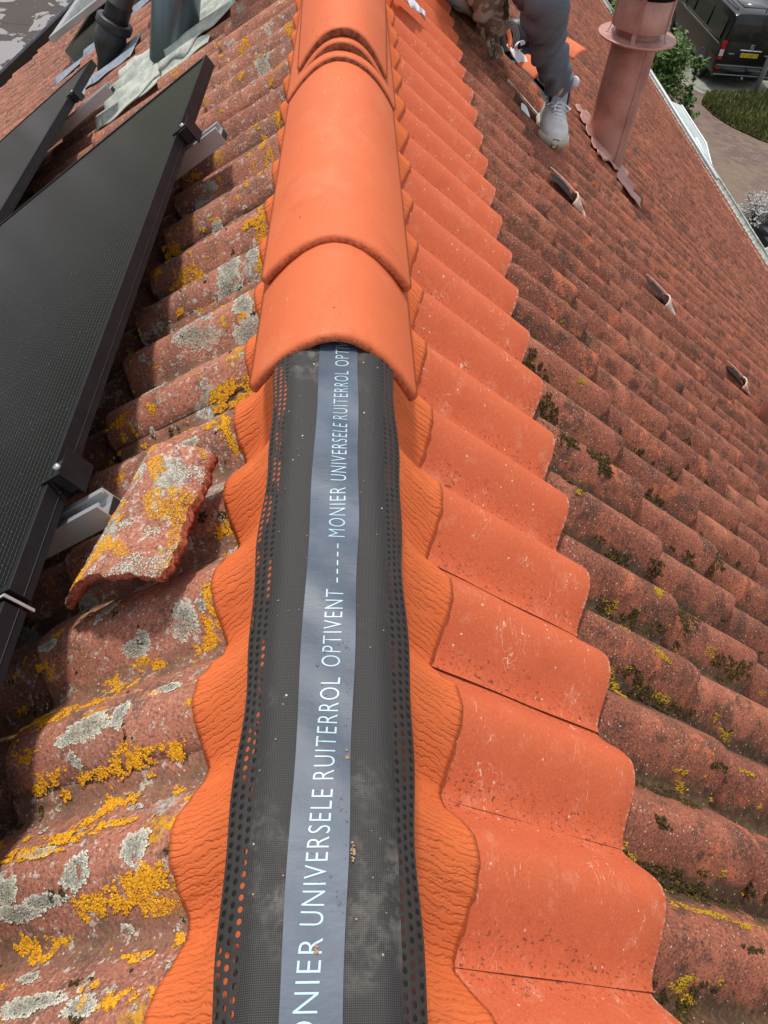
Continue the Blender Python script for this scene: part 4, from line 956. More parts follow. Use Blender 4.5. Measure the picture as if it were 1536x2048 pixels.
slab('white_backing', lambda u, v: rp(-.085+.045*u+.06*v*v-.01*math.sin(v*7), .09-.11*v, .085-.075*v+.014*math.sin(u*5+v*7)), 10, 24, M_white, .001, roll)
slab('white_backing', lambda u, v: rp(-.045+.022*math.cos(u*5.2)*(1+.25*v), .055-.02*v, .085+.020*math.sin(u*5.2)+.012*v), 20, 5, M_white, .0015, roll)
slab('white_backing', lambda u, v: rp(.075+.05*u+.03*v, .02-.02*v, .11-.09*v+.01*math.sin(u*6)), 8, 12, simple('pinkish_film', (.66, .55, .56), .5), .001, roll)
tag(slab('black_cloth', lambda u, v: Vector(SP(1, .90+.25*u, 3.98+.22*v, -.05+.09*math.sin(u*3.1)*math.sin(v*3.1)+.012*math.sin(u*17+v*9))), 24, 24, M_black, .003),
    'heap of black sheet between the roll and the tan sleeve', 'black sheet')
tag(slab('white_cap', lambda u, v: Vector((1.165, 4.02, -.80))+Vector((math.cos(u*6.2832)*math.sin(v*3.1416), math.sin(u*6.2832)*math.sin(v*3.1416), math.cos(v*3.1416)))*.026, 16, 10, M_white, .001),
    'small round white cap beside the ankle on the far side of the leg', 'cap')

# ------------------------------------------------------------------ the worker
M_trous = NT('grey_trousers'); _f = M_trous.noise(18, 3, .5, vec=M_trous.mapv(M_trous.co(), (1, 1, 2.2)), dist=.8)
M_trous = M_trous.fin(M_trous.mix(M_trous.noise(9, 3), (.105, .118, .142), (.15, .165, .192)), .8, 0, M_trous.bump(M_trous.noise(700, 2), .3, .0006, M_trous.bump(_f, .25, .012)), .25)
M_skin = simple('skin', (.55, .32, .24), .5, 0, .08, 20, .1, .001)
cm = NT('tan_camo_cloth'); cn1 = cm.step(cm.noise(13, 3, .5, dist=1.2), .48, .52); cn2 = cm.step(cm.noise(9, 3, .5, dist=1.0, vec=cm.mapv(cm.co(), loc=(4, 2, 1))), .55, .58)
M_camo = cm.fin(cm.mix(cn2, cm.mix(cn1, (.46, .39, .30), (.24, .18, .13)), (.09, .06, .045)), .85, 0, cm.bump(cm.noise(22, 4, .6), .6, .012), .2)
M_shoe = simple('white_leather', (.62, .60, .56), .5, 0, .12, 22, .35, .004); M_sole = simple('cream_rubber', (.58, .51, .38), .6, 0, .15, 16)
M_tong = simple('grey_mesh', (.34, .36, .38), .7, 0, .1, 60, .4, .001); M_sock = simple('black_sock', (.014, .014, .015), .9)
M_hair = simple('brown_hair', (.05, .03, .02), .8)
per = empty('person', (.9, 3.3, -.72), 'crouching worker in grey trousers, black sock and white sneaker, cut off at the knee', 'person')
HIP = Vector((.52, 3.62, -.13)); AN = Vector((.903, 3.285, -.60)); KN = Vector((.712, 3.11, -.215)); HIPL = HIP+Vector((.09, -.02, -.02))
HIPR = HIP+Vector((-.10, .02, .02)); KNR = Vector((.42, 3.25, -.06)); ANR = Vector((.62, 3.62, -.46))
CH = Vector((.50, 3.52, .22)); NK = Vector((.53, 3.40, .40)); HD = Vector((.555, 3.33, .50)); HT = Vector((.56, 3.33, .61))
SHL = NK+Vector((.19, .01, -.06)); SHR = NK+Vector((-.19, -.01, -.06)); ELL = Vector((.80, 3.35, .14)); WRL = Vector((.66, 3.12, .02))
ELR = Vector((.36, 3.16, .10)); WRR = Vector((.575, 3.30, -.32)); 
def skinned(name, pts, edges, radii, mat, parent, root_i=0, sub=2):
    me = bpy.data.meshes.new(name); me.from_pydata([tuple(p) for p in pts], edges, []); o = bpy.data.objects.new(name, me); COL.objects.link(o)
    me.materials.append(mat)
    sk = o.modifiers.new('skin', 'SKIN'); sk.use_smooth_shade = True
    for v, r_ in zip(me.skin_vertices[0].data, radii): v.radius = (r_, r_) if not isinstance(r_, tuple) else r_
    me.skin_vertices[0].data[root_i].use_root = True
    ss = o.modifiers.new('sub', 'SUBSURF'); ss.levels = sub; ss.render_levels = sub
    if parent: attach(o, parent)
    return o
MIDL = (HIPL+KN)/2; CFL = KN.lerp(AN, .35)
pts = [HIP, HIP.lerp(CH, .5), CH, NK, HD, HT, HIPL, MIDL, KN, CFL, AN, HIPR, KNR, ANR, SHL, ELL, WRL, SHR, ELR, WRR]
edg = [(0, 1), (1, 2), (2, 3), (3, 4), (4, 5), (0, 6), (6, 7), (7, 8), (8, 9), (9, 10), (0, 11), (11, 12), (12, 13), (2, 14), (14, 15), (15, 16), (2, 17), (17, 18), (18, 19)]
rad = [.12, .12, .13, .055, .085, .055, .075, .072, .052, .052, .034, .075, .052, .034, .05, .038, .026, .05, .038, .026]
body = skinned('body', pts, edg, rad, M_skin, per)
# hands: palm, four fingers and a thumb each, as one skinned chain set
def hand(wr, fw, side_v, name):
    fw = fw.normalized(); side_v = (side_v-fw*side_v.dot(fw)).normalized(); nn = fw.cross(side_v)
    P = [wr, wr+fw*.045, wr+fw*.075]; E_ = [(0, 1), (1, 2)]; Rr = [.024, (.034, .016), (.036, .015)]
    for q, (ln, of) in enumerate(((.066, -.030), (.075, -.010), (.070, .010), (.055, .030))):
        a = wr+fw*.088+side_v*of; k = len(P); P += [a, a+fw*ln*.45+nn*.012, a+fw*ln*.75+nn*.030, a+fw*ln*.9+nn*.048]; Rr += [.0095, .009, .0085, .0075]
        E_ += [(2, k), (k, k+1), (k+1, k+2), (k+2, k+3)]
    a = wr+fw*.030-side_v*.034; k = len(P); P += [a, a+fw*.03-side_v*.018+nn*.008, a+fw*.055-side_v*.016+nn*.020]; Rr += [.011, .010, .0085]; E_ += [(1, k), (k, k+1), (k+1, k+2)]
    return skinned(name, P, E_, Rr, M_camo, per, 0, 1)
hand(WRR, Vector((.25, .1, -1)), Vector((1, .3, 0)), 'gloved_hand'); hand(WRL, Vector((.1, -.3, -1)), Vector((-1, .3, 0)), 'gloved_hand')
def folded_tube(name, path, radii, mat, n=40, fold=.006, seg=60, seed=0, k=1.0):
    P = [Vector(p) for p in path]; L = [0]
    for i in range(1, len(P)): L.append(L[-1]+(P[i]-P[i-1]).length)
    def cat(t):
        d = t*L[-1]
        for i in range(1, len(P)):
            if d <= L[i] or i == len(P)-1:
                u = (d-L[i-1])/(L[i]-L[i-1]); p0 = P[max(i-2, 0)]; p1 = P[i-1]; p2 = P[i]; p3 = P[min(i+1, len(P)-1)]
                q = .5*((2*p1)+(p2-p0)*u+(2*p0-5*p1+4*p2-p3)*u*u+(3*p1-p0-3*p2+p3)*u**3); return q, radii[i-1]*(1-u)+radii[i]*u
    V = []; F = []; a = None; prev = None
    for j in range(seg):
        t = j/(seg-1); c, r_ = cat(t); c2, _ = cat(min(1, t+.005)); c1, _ = cat(max(0, t-.005)); tg = (c2-c1).normalized()
        if a is None: a = tg.orthogonal().normalized()
        a = (a-tg*a.dot(tg)).normalized(); bq = tg.cross(a)
        for i in range(n):
            th_ = 2*math.pi*i/n; d = a*math.cos(th_)+bq*math.sin(th_)
            f_ = mnoise.noise(Vector((d.x*.9+seed, d.y*.9+t*2, t*L[-1]*26*k+d.x*1.3)))*fold*2.4+mnoise.noise(Vector((d.x*1.1+seed*3, d.z*1.2, t*L[-1]*52*k)))*fold*.55
            V.append(c+d*(r_+f_))
    for j in range(seg-1):
        for i in range(n): F.append([j*n+i, j*n+(i+1) % n, (j+1)*n+(i+1) % n, (j+1)*n+i])
    return V, F
b = MB()
b.add(*folded_tube('', [HIP+Vector((0, .06, .08)), HIPL, MIDL, KN+Vector((.0, -.012, .012)), KN.lerp(AN, .3)+Vector((-.01, .01, 0)), KN.lerp(AN, .65), AN+Vector((-.005, .005, .035))], [.155, .120, .098, .086, .072, .060, .048], M_trous, 56, .0085, 150, 1))
b.add(*folded_tube('', [HIP+Vector((0, .06, .08)), HIPR, HIPR.lerp(KNR, .5), KNR, KNR.lerp(ANR, .4), ANR], [.155, .125, .11, .09, .075, .055], M_trous, 40, .007, 80, 5))
trs = b.obj('trousers', M_trous, per); trs['label'] = 'grey trouser leg with folds bunched at the knee'
b = MB(); b.add(*folded_tube('', [HIP+Vector((0, .02, -.05)), HIP.lerp(CH, .5), CH, NK+Vector((0, 0, -.03)), NK+Vector((0, 0, .03))], [.17, .165, .185, .12, .065], M_camo, 48, .012, 60, 3))
b.add(*folded_tube('', [CH.lerp(SHL, .5)+Vector((0, 0, .05)), SHL, ELL, WRL+Vector((0, 0, .02))], [.09, .075, .058, .042], M_camo, 30, .008, 50, 4))
b.add(*folded_tube('', [CH.lerp(SHR, .5)+Vector((0, 0, .05)), SHR, ELR, ELR.lerp(WRR, .5), WRR+Vector((0.02, 0.02, -.06))], [.09, .078, .070, .072, .060], M_camo, 34, .013, 60, 9))
b.obj('jacket', M_camo, per)
b = MB(); b.grid(lambda u, v: HD+Vector((0, .012, .03))+Vector((math.cos(u*6.2832)*math.sin(v*1.9)*.098, math.sin(u*6.2832)*math.sin(v*1.9)*.112, math.cos(v*1.9)*.115)), 30, 14); b.obj('hair', M_hair, per)
fc = HD+Vector((0, -.09, -.012))
b = MB(); b.lathe([(.010, 0), (.013, .012), (.006, .028)], fc+Vector((0, .004, -.02)), (0, -.8, .3), 10); b.obj('nose', M_skin, per)
for sx in (-.034, .034): b = MB(); b.lathe([(.013, 0), (.010, .006), (.001, .009)], fc+Vector((sx, .012, .018)), (0, -1, 0), 12); b.obj('eye', M_white, per)
for sx in (-.093, .093): b = MB(); b.lathe([(.026, 0), (.022, .010), (.004, .012)], HD+Vector((sx, .01, -.01)), (1 if sx > 0 else -1, 0, 0), 12); b.obj('ear', M_skin, per)
b = MB(); b.tube([fc+Vector((-.024, .006, -.052)), fc+Vector((0, -.002, -.055)), fc+Vector((.024, .006, -.052))], .0055, 8); b.obj('mouth', M_skin, per)
b = MB(); b.add(*folded_tube('', [AN+Vector((-.006, .004, .06)), AN+Vector((0, 0, .0)), AN+Vector((.004, .006, -.06))], [.042, .043, .045], M_sock, 24, .001, 12, 2)); b.obj('sock', M_sock, per)
# sneaker: heel at origin, toe along +Y local
def sneaker(heel, toe, name='sneaker'):
    heel = Vector(heel); toe = Vector(toe); f = (toe-heel).normalized(); L = (toe-heel).length; up = Vector((.10, 0, .99)); rt = f.cross(up).normalized(); up = rt.cross(f).normalized()
    def W(x, y, z): return heel+rt*x+f*y+up*z
    e = empty(name, heel, rot=None); e.location = (0, 0, 0); attach(e, per)
    st = [(0.0, .034, .060, .090), (.02, .044, .082, .105), (.07, .047, .086, .11), (.12, .050, .060, .100), (.17, .056, .035, .086), (.22, .058, .020, .070), (.250, .053, .012, .060), (.270, .045, .006, .050), (.283, .032, .003, .042), (.291, .014, .0, .032), (.2925, .004, .0, .026)]
    b = MB(); n = 22; V = []; F = []
    for (y, hw, z0, zt) in st:
        for i in range(n):
            a = math.pi*i/(n-1); x = hw*math.cos(a); z = .018+(zt-.018)*math.sin(a)**.62
            V.append(W(x*(1+.05*math.sin(y*70)), y*L/.288, z+.0025*math.sin(y*190)*(y > .1)*math.sin(a)))
    F = [[j*n+i, j*n+i+1, (j+1)*n+i+1, (j+1)*n+i] for j in range(len(st)-1) for i in range(n-1)]
    F.append(list(range(n))); F.append([(len(st)-1)*n+i for i in range(n)][::-1])
    b.add(V, F); o = b.obj('upper', M_shoe, e); m_ = o.modifiers.new('s', 'SUBSURF'); m_.levels = 1; m_.render_levels = 2
    b = MB(); V = []; F = []
    for (y, hw, z0, zt) in st:
        ex = .006
        for (xx, zz) in ((-hw-ex, .024), (-hw-ex-.003, .010), (-hw-ex+.004, -.008), (hw+ex-.004, -.008), (hw+ex+.003, .010), (hw+ex, .024)): V.append(W(xx, y*L/.288*1.02-.004, zz+(.004*max(0, y-.2)/.08)))
    k = 6; F = [[j*k+i, j*k+(i+1) % k, (j+1)*k+(i+1) % k, (j+1)*k+i] for j in range(len(st)-1) for i in range(k)]+[list(range(k)), [(len(st)-1)*k+i for i in range(k)][::-1]]
    b.add(V, F); b.obj('sole', M_sole, e)
    b = MB(); b.grid(lambda u, v: W(.044*math.sin(v*3.1416)*math.cos(u*6.2832), L*.915+.036*math.sin(v*3.1416)*math.sin(u*6.2832), .016+.030*math.cos(v*3.1416)), 24, 14); b.obj('toe_cap', M_shoe, e)
    b = MB(); b.grid(lambda u, v: W((u-.5)*(.066-.012*v), .135-.045*v, .078+.075*v+.006*math.sin(u*3.14)), 10, 8); solid(b.obj('tongue', M_tong, e), .008)
    b = MB(); b.add([W(-.008, .118, .119), W(.008, .118, .119), W(.0, .122, .108)], [[0, 1, 2]]); b.obj('tongue_mark', simple('dull_red', (.35, .06, .05)), e, False)
    b = MB()
    for q in range(5):
        y = .125+.022*q; zt = .106-.0080*q; b.tube([W(-.034+.002*q, y, zt-.014), W(-.015, y+.008, zt+.002), W(.015, y-.004, zt+.002), W(.034-.002*q, y+.005, zt-.014)], .0042, 6)
        b.tube([W(.034-.002*q, y, zt-.014), W(.012, y+.009, zt+.005), W(-.012, y-.004, zt+.005), W(-.034+.002*q, y+.005, zt-.014)], .0036, 6)
    b.tube([W(-.01, .125, .115), W(-.05, .145, .100), W(-.035, .175, .095), W(-.005, .14, .118), W(.03, .175, .10), W(.05, .15, .095), W(.01, .125, .116), W(.02, .19, .092)], .0040, 6)
    b.obj('laces', M_white, e)
    for sx in (-1, 1):
        b = MB(); b.grid(lambda u, v: W(sx*(.0475+.001*math.sin(v*3)), .085+.075*u, .028+.040*v-.012*u), 8, 6); solid(b.obj('side_patch', M_tong, e), .003)
    b = MB(); b.grid(lambda u, v: W(.046*math.cos(u*6.2832), .050+.050*math.sin(u*6.2832), .085+.014*v+.012*math.sin(u*6.2832+2)), 26, 4); solid(b.obj('collar', M_shoe, e), .010)
    return e
sneaker((.893, 3.345, -.722), (.862, 3.035, -.690))
sneaker((.60, 3.72, -.485), (.46, 3.50, -.375))

# ------------------------------------------------------------------ ground, road, pavement, verge
GZ = -7.6
def sheet(name, pts, z, mat, th=0):
    o = mesh_obj(name, [(x, y, z) for x, y in pts], [list(range(len(pts)))], mat, None, False); o['kind'] = 'structure'; return o
gm = NT('ground_grass'); _g = gm.step(gm.noise(1.6, 5, .7), .38, .62)
M_ground = gm.fin(gm.mix(gm.step(gm.noise(.5, 3), .45, .6), gm.mix(_g, (.030, .052, .012), (.075, .095, .028)), (.15, .12, .05)), .95, 0, gm.bump(gm.noise(30, 4, .7), .8, .05))
sheet('ground', [(-300, -300), (300, -300), (300, 300), (-300, 300)], GZ-.012, M_ground)
rm = NT('purple_brick_paving'); bk = rm.n('ShaderNodeTexBrick'); rm.put(bk.inputs['Vector'], rm.mapv(rm.co(), rot=(0, 0, R(38)))); bk.inputs['Scale'].default_value = 4.6
bk.inputs['Color1'].default_value = (.135, .085, .078, 1); bk.inputs['Color2'].default_value = (.21, .145, .115, 1); bk.inputs['Mortar'].default_value = (.11, .09, .065, 1)
bk.inputs['Mortar Size'].default_value = .035; bk.inputs['Brick Width'].default_value = .9; bk.inputs['Row Height'].default_value = .46
_c = rm.mix(rm.math('MULTIPLY', rm.step(rm.noise(.55, 4, .6), .40, .60), .65), bk.outputs[0], (.20, .155, .105)); _c = rm.mix(rm.step(rm.noise(9, 4, .7), .5, .7), _c, rm.mix(.45, _c, (.10, .07, .07)))
M_road = rm.fin(_c, .9, 0, rm.bump(bk.outputs[1], -.4, .01), .3)
sheet('road', [(6.1, -30), (60, -30), (60, 60), (6.1, 60)], GZ, M_road)
M_pave = simple('grey_green_slabs', (.20, .205, .165), .9, 0, .25, 3, .4, .004)
sheet('pavement', [(10.35, 23.75), (10.65, 23.25), (11.25, 22.9), (16, 22.6), (17, 31), (10.55, 31), (10.25, 25.5)], GZ+.02, M_pave)
b = MB(); kp = [(10.25, 31), (10.10, 25.5), (10.22, 23.7), (10.55, 23.1), (11.2, 22.75)]
b.tube([(x, y, GZ+.01) for x, y in kp], .06, 4); o = b.obj('kerb', simple('concrete_kerb', (.33, .34, .30), .9), None, False); o['kind'] = 'structure'
M_verge = simple('dry_grass_bed', (.19, .155, .055), .95, 0, .45, 4, .8, .05)
verge_pts = [(11.25, 23.15), (10.62, 23.0), (10.28, 22.3), (10.40, 21.6), (10.72, 20.9), (11.3, 20.2), (12.2, 19.6), (16, 18.2), (20, 20), (19, 22.6), (14, 22.95)]
sheet('verge', verge_pts, GZ+.03, M_verge)
def inpoly(x, y, P):
    c = False; j = len(P)-1
    for i in range(len(P)):
        if (P[i][1] > y) != (P[j][1] > y) and x < (P[j][0]-P[i][0])*(y-P[i][1])/(P[j][1]-P[i][1])+P[i][0]: c = not c
        j = i
    return c
def leaf_mat(name, a, b_, c_):
    t = NT(name); r_ = t.attr('rnd'); c = t.mix(r_, a, b_); c = t.mix(t.step(r_, .88, .97), c, c_)
    return t.fin(c, .55, 0, None, .3, **{'Subsurface Weight': 0.0})
M_leaf = leaf_mat('leaf_green', (.040, .085, .014), (.130, .22, .045), (.26, .34, .09)); M_tall = leaf_mat('tall_grass', (.085, .11, .03), (.23, .23, .075), (.48, .37, .15))
M_pale = leaf_mat('pale_blossom', (.16, .155, .15), (.62, .61, .58), (.80, .78, .74)); M_bark = simple('bark', (.09, .06, .04), .95, 0, .3, 20, .6, .01)
def blades(name, n, region, h0, h1, label, cat, cz=GZ+.03):
    r_ = random.Random(77); V = []; F = []; RR = []
    for _ in range(n):
        x, y, hs = region(r_)
        if x is None: continue
        h = (h0+(h1-h0)*r_.random())*hs; a = r_.random()*6.28; w_ = .012+.014*r_.random(); lx, ly = r_.gauss(0, .16)*h, r_.gauss(0, .16)*h; b0 = len(V); ca, sa = math.cos(a)*w_, math.sin(a)*w_
        V += [(x-ca, y-sa, cz), (x+ca, y+sa, cz), (x+ca*.7+lx*.5, y+sa*.7+ly*.5, cz+h*.6), (x-ca*.7+lx*.5, y-sa*.7+ly*.5, cz+h*.6), (x+lx*1.3, y+ly*1.3, cz+h)]
        F += [[b0, b0+1, b0+2, b0+3], [b0+3, b0+2, b0+4]]; RR += [min(1, max(0, .45+.3*mnoise.noise(Vector((x*1.3, y*1.3, 0)))+.22*r_.gauss(0, 1)))]*5
    o = mesh_obj(name, V, F, M_tall, smooth=False, attrs={'rnd': RR}); return tag(o, label, cat, kind='stuff')
def vreg(r_):
    x = 10.1+8*r_.random()**1.4; y = 18.5+4.7*r_.random()
    if not inpoly(x, y, verge_pts): return None, None, 0
    edge = min(math.hypot(x-p[0], y-p[1]) for p in verge_pts); return x, y, .45+min(1, edge)*.9
blades('tall_grass', 30000, vreg, .07, .30, 'rough tall grass with straw coloured tips on the verge by the lamp post', 'grass')
def foliage(name, blobs, n, size, mat, label, cat, trunk=None, seed=1, group=None, branches=True):
    r_ = random.Random(seed); root = empty(name, trunk[0] if trunk else blobs[0][0], label, cat, group); V = []; F = []; RR = []
    tot = sum(bb[1]*bb[2]*bb[3] for bb in blobs); tb = MB()
    if trunk: tb.tube([Vector(trunk[0])+(Vector(trunk[1])-Vector(trunk[0]))*t_+Vector((.05*math.sin(t_*5), .04*math.cos(t_*4), 0)) for t_ in (0, .25, .5, .75, 1)], [trunk[2]*(1-.6*t_) for t_ in (0, .25, .5, .75, 1)], 8)
    for (c, rx, ry, rz) in blobs:
        k = int(n*rx*ry*rz/tot); c = Vector(c); ntw = max(8, k//45)
        for _ in range(ntw):
            d = Vector((r_.gauss(0, 1), r_.gauss(0, 1), r_.gauss(0, 1))).normalized(); q = .55+.50*r_.random()+.22*mnoise.noise(d*2.2+c)
            tip = c+Vector((d.x*rx, d.y*ry, d.z*rz))*q; st_ = c+Vector((d.x*rx, d.y*ry, d.z*rz))*q*.35
            if trunk and _ % 4 == 0: tb.tube([c.lerp(tip, .0)-Vector((0, 0, rz*.4)), st_, tip], [.03*size/.06, .018*size/.06, .004], 5)
            shade = r_.random()*.5; tw = (tip-st_)
            for m in range(45):
                t_ = .25+.8*r_.random(); p = st_+tw*t_+Vector((r_.gauss(0, 1), r_.gauss(0, 1), r_.gauss(0, .8)))*.16*min(rx, rz)*(1.15-.6*t_)
                nn = (Vector((r_.gauss(0, .6), r_.gauss(0, .6), 1))).normalized(); a = nn.orthogonal().normalized(); a = (Matrix.Rotation(r_.random()*6.28, 3, nn) @ a); bq = nn.cross(a); s_ = size*(.6+.8*r_.random()); b0 = len(V)
                V += [p-a*s_, p+bq*s_*.38-a*s_*.1, p+a*s_, p-bq*s_*.38-a*s_*.1]; F.append([b0, b0+1, b0+2, b0+3]); RR += [min(1, shade+.5*r_.random())]*4
    mesh_obj('crown', V, F, mat, root, False, attrs={'rnd': RR})
    if trunk: tb.obj('trunk', M_bark, root)
    return root
foliage('garden_tree', [((7.35, 18.9, -5.8), .78, 1.1, .90), ((7.5, 18.9, -5.30), .48, .7, .42), ((7.15, 18.4, -5.35), .6, .9, .7), ((7.0, 20.3, -5.1), .7, 1.1, .75), ((8.45, 19.0, -6.7), .32, .45, .5), ((8.3, 18.9, -5.55), .22, .3, .35), ((8.35, 18.9, -6.15), .22, .3, .25)], 14000, .052, M_leaf,
        'leafy green garden tree rising past the eaves behind the flue pipe', 'tree', ((7.9, 18.9, GZ), (7.7, 18.8, -5.4), .08), 3)
foliage('garden_bush', [((7.6, 24.5, -5.9), 1.1, 1.6, 1.5), ((7.4, 27.5, -5.6), 1.2, 1.8, 1.7)], 9000, .06, M_leaf, 'dense green bush in the distance just left of the flue pipe cowl', 'bush', ((7.5, 25, GZ), (7.5, 25, -6), .07), 9)
foliage('verge_shrub', [((13.3, 21.9, -7.0), .9, .8, .65), ((14.6, 21.6, -6.9), .8, .9, .7)], 6000, .045, M_tall, 'rough shrub on the grass verge at the foot of the lamp post', 'shrub', ((13.4, 21.9, GZ), (13.4, 21.9, -7.1), .03), 5)
foliage('pale_shrub', [((8.9, 14.75, -6.95), .55, .62, .50), ((9.5, 14.9, -6.9), .6, .65, .55)], 7000, .034, M_pale, 'pale grey white shrub beyond the gutter near the dark car', 'shrub', ((9.1, 14.8, GZ), (9.1, 14.8, -7), .03), 6)
foliage('far_hedge', [((15.5+q*1.6, 33.5+q*.4, -6.6), 1.1, .9, 1.1) for q in range(4)], 9000, .07, M_leaf, 'green hedge behind the van at the top right corner', 'hedge', None, 12)
# lamp post
root = empty('lamp_post', (12.13, 23.2, GZ), 'thin grey metal lamp post standing in the grass by the van', 'lamp post')
M_galv = simple('galvanised', (.36, .39, .41), .45, .4)
b = MB(); b.tube([(12.13, 23.2, GZ), (12.13, 23.2, GZ+1.5), (12.13, 23.2, GZ+1.55), (12.13, 23.2, GZ+4.4)], [.075, .073, .06, .05], 16); b.obj('post', M_galv, root)
b = MB(); b.lathe([(.04, 0), (.16, .06), (.18, .20), (.10, .26), (.001, .28)], (12.13, 23.2, GZ+4.35), (0, 0, 1), 20); b.obj('lantern', M_galv, root)
# garden fence far right
root = empty('timber_fence', (16, 32.2, GZ), 'weathered pale timber fence behind the van at the top right', 'fence')
M_tim = simple('grey_timber', (.36, .31, .25), .9, 0, .3, 8, .4, .004)
b = MB()
for k in range(40): b.box((14.2+k*.125, 32.2, GZ), (14.2+k*.125+.112, 32.225, GZ+1.8+.01*(k % 3)))
b.obj('boards', M_tim, root, False)
b = MB(); b.box((14.1, 32.23, GZ+.4), (19.3, 32.27, GZ+.5)); b.box((14.1, 32.23, GZ+1.4), (19.3, 32.27, GZ+1.5)); b.obj('rail', M_tim, root, False)
# pale canopy and boards below the eaves
root = empty('canopy', (6.8, 14.6, -5.3), 'pale greenish glass canopy jutting out below the gutter above the brick road', 'canopy')
M_cang = simple('pale_glazing', (.40, .47, .44), .25, 0, .1, 2)
cA = [(6.66, 13.2, -5.26), (6.78, 13.2, -5.36), (7.06, 14.5, -5.40), (6.98, 16.0, -5.33), (6.66, 16.0, -5.24)]
mesh_obj('glazing', cA+[(x, y, z-.02) for x, y, z in cA], [[0, 1, 2, 3, 4], [9, 8, 7, 6, 5]]+[[i, i+5, (i+1) % 5+5, (i+1) % 5] for i in range(5)], M_cang, root, False)
b = MB(); b.tube([(6.64, 12.7, -5.22), (6.66, 17.6, -5.22)], .022, 8); b.tube([(6.78, 13.2, -5.35), (7.06, 14.5, -5.39), (6.98, 16.0, -5.32)], .014, 8); b.tube([(6.70, 13.25, -5.30), (6.84, 14.5, -5.33)], .03, 6); b.obj('white_edge', M_white, root)

# ------------------------------------------------------------------ vehicles
M_paint = NT('black_car_paint'); M_paint = M_paint.fin((.006, .006, .007), .28, 0, None, .35, **{'Coat Weight': .35, 'Coat Roughness': .1})
M_vglass = NT('tinted_glass'); M_vglass = M_vglass.fin((.012, .015, .016), .07, 0, None, .7)
M_red = simple('red_lens', (.45, .012, .012), .25, 0, .1); M_clear = simple('clear_lens', (.62, .58, .58), .2); M_tyre = simple('tyre', (.018, .018, .018), .85); M_yel = simple('yellow_plate', (.72, .50, .02), .4, bs=.02)
M_chrome = NT('chrome'); M_chrome = M_chrome.fin((.7, .7, .72), .15, 1)
M_blue = simple('blue_strip', (.02, .06, .30), .4); M_wpaint = simple('white_paint', (.75, .76, .76), .3)
def vehicle(name, loc, rz, st, label, cat, paint, wheels, wr, plate, van):
    root = empty(name, loc, label, cat, rot=(0, 0, rz)); M = Matrix.Translation(Vector(loc)) @ Matrix.Rotation(rz, 4, 'Z')
    def sec(s_):
        y, hb, hm, hr, zb, zm, zr = s_
        return [(0, zb), (hb*.8, zb), (hb, zb+.10), (hm, zb+.32), (hm, (zb+zm)/2+.1), (hm*.985, zm), (hm*.955, zm+.05), (hr+(.5*(hm-hr))*.3, zr-.14), (hr, zr-.05), (hr-.10, zr-.005), (hr*.5, zr+.015), (0, zr+.02)]
    V = []; k = 23
    for s_ in st:
        h = sec(s_); full = [(x, z) for x, z in h]+[(-x, z) for x, z in h[-2:0:-1]]; k = len(full)
        V += [M @ Vector((x, s_[0], z)) for x, z in full]
    F = [[j*k+i, (j+1)*k+i, (j+1)*k+(i+1) % k, j*k+(i+1) % k] for j in range(len(st)-1) for i in range(k)]+[list(range(k)), [(len(st)-1)*k+i for i in range(k)][::-1]]
    o = mesh_obj('body', V, F, paint, root); autosmooth(o, 32)
    bm = bmesh.new(); bm.from_mesh(o.data); bmesh.ops.recalc_face_normals(bm, faces=bm.faces[:]); bm.to_mesh(o.data); bm.free()
    for (wy, sd) in wheels:
        w_ = empty('wheel', (sd*.80, wy, wr)); w_.parent = root
        hw = st[3][2]
        b = MB(); c = M @ Vector((sd*(hw-.20), wy, wr)); ax = M.to_3x3() @ Vector((sd, 0, 0)); b.lathe([(wr*.62, .205), (wr*.95, .212), (wr, .18), (wr, .02), (wr*.9, 0), (.05, 0)], c, ax, 32)
        t_ = b.obj('tyre', M_tyre); t_.parent = w_; t_.matrix_parent_inverse = (M @ Matrix.Translation((sd*.80, wy, wr))).inverted()
        b = MB(); b.lathe([(wr*.62, .207), (wr*.58, .190), (.06, .18), (.05, .2), (.001, .2)], c, ax, 32)
        for q in range(7):
            a = q*6.2832/7; u1 = Vector((0, math.cos(a), math.sin(a))); n1 = Vector((0, -math.sin(a), math.cos(a))); p0 = Vector((sd*(hw-.20)+sd*.208, wy, wr))
            b.add([M @ (p0+u1*.04+n1*.022), M @ (p0+u1*wr*.6+n1*.028), M @ (p0+u1*wr*.6-n1*.028), M @ (p0+u1*.04-n1*.022)], [[0, 1, 2, 3]])
        t_ = b.obj('rim', M_chrome if van else M_galv, None, False); t_.parent = w_; t_.matrix_parent_inverse = (M @ Matrix.Translation((sd*.80, wy, wr))).inverted()
        b = MB(); b.lathe([(wr*1.16, .206), (wr*1.16, .214), (wr*1.0, .214)], c-ax*.0, ax, 32); b.obj('wheel_arch', M_tyre, root)
    return root, M
vst = [(0.0, .84, .90, .76, .30, 1.08, 1.82), (.03, .88, .935, .80, .28, 1.08, 1.87), (.12, .90, .95, .82, .26, 1.08, 1.90), (1.0, .90, .955, .83, .24, 1.08, 1.91), (2.2, .90, .955, .83, .24, 1.08, 1.91), (3.1, .90, .955, .81, .24, 1.08, 1.89), (3.5, .90, .95, .78, .24, 1.08, 1.78), (4.15, .88, .94, .74, .25, 1.06, 1.22), (4.5, .86, .92, .70, .26, 1.0, 1.10), (4.78, .78, .84, .60, .28, .90, .98), (4.86, .65, .70, .5, .32, .80, .86)]
VR = R(2.0)
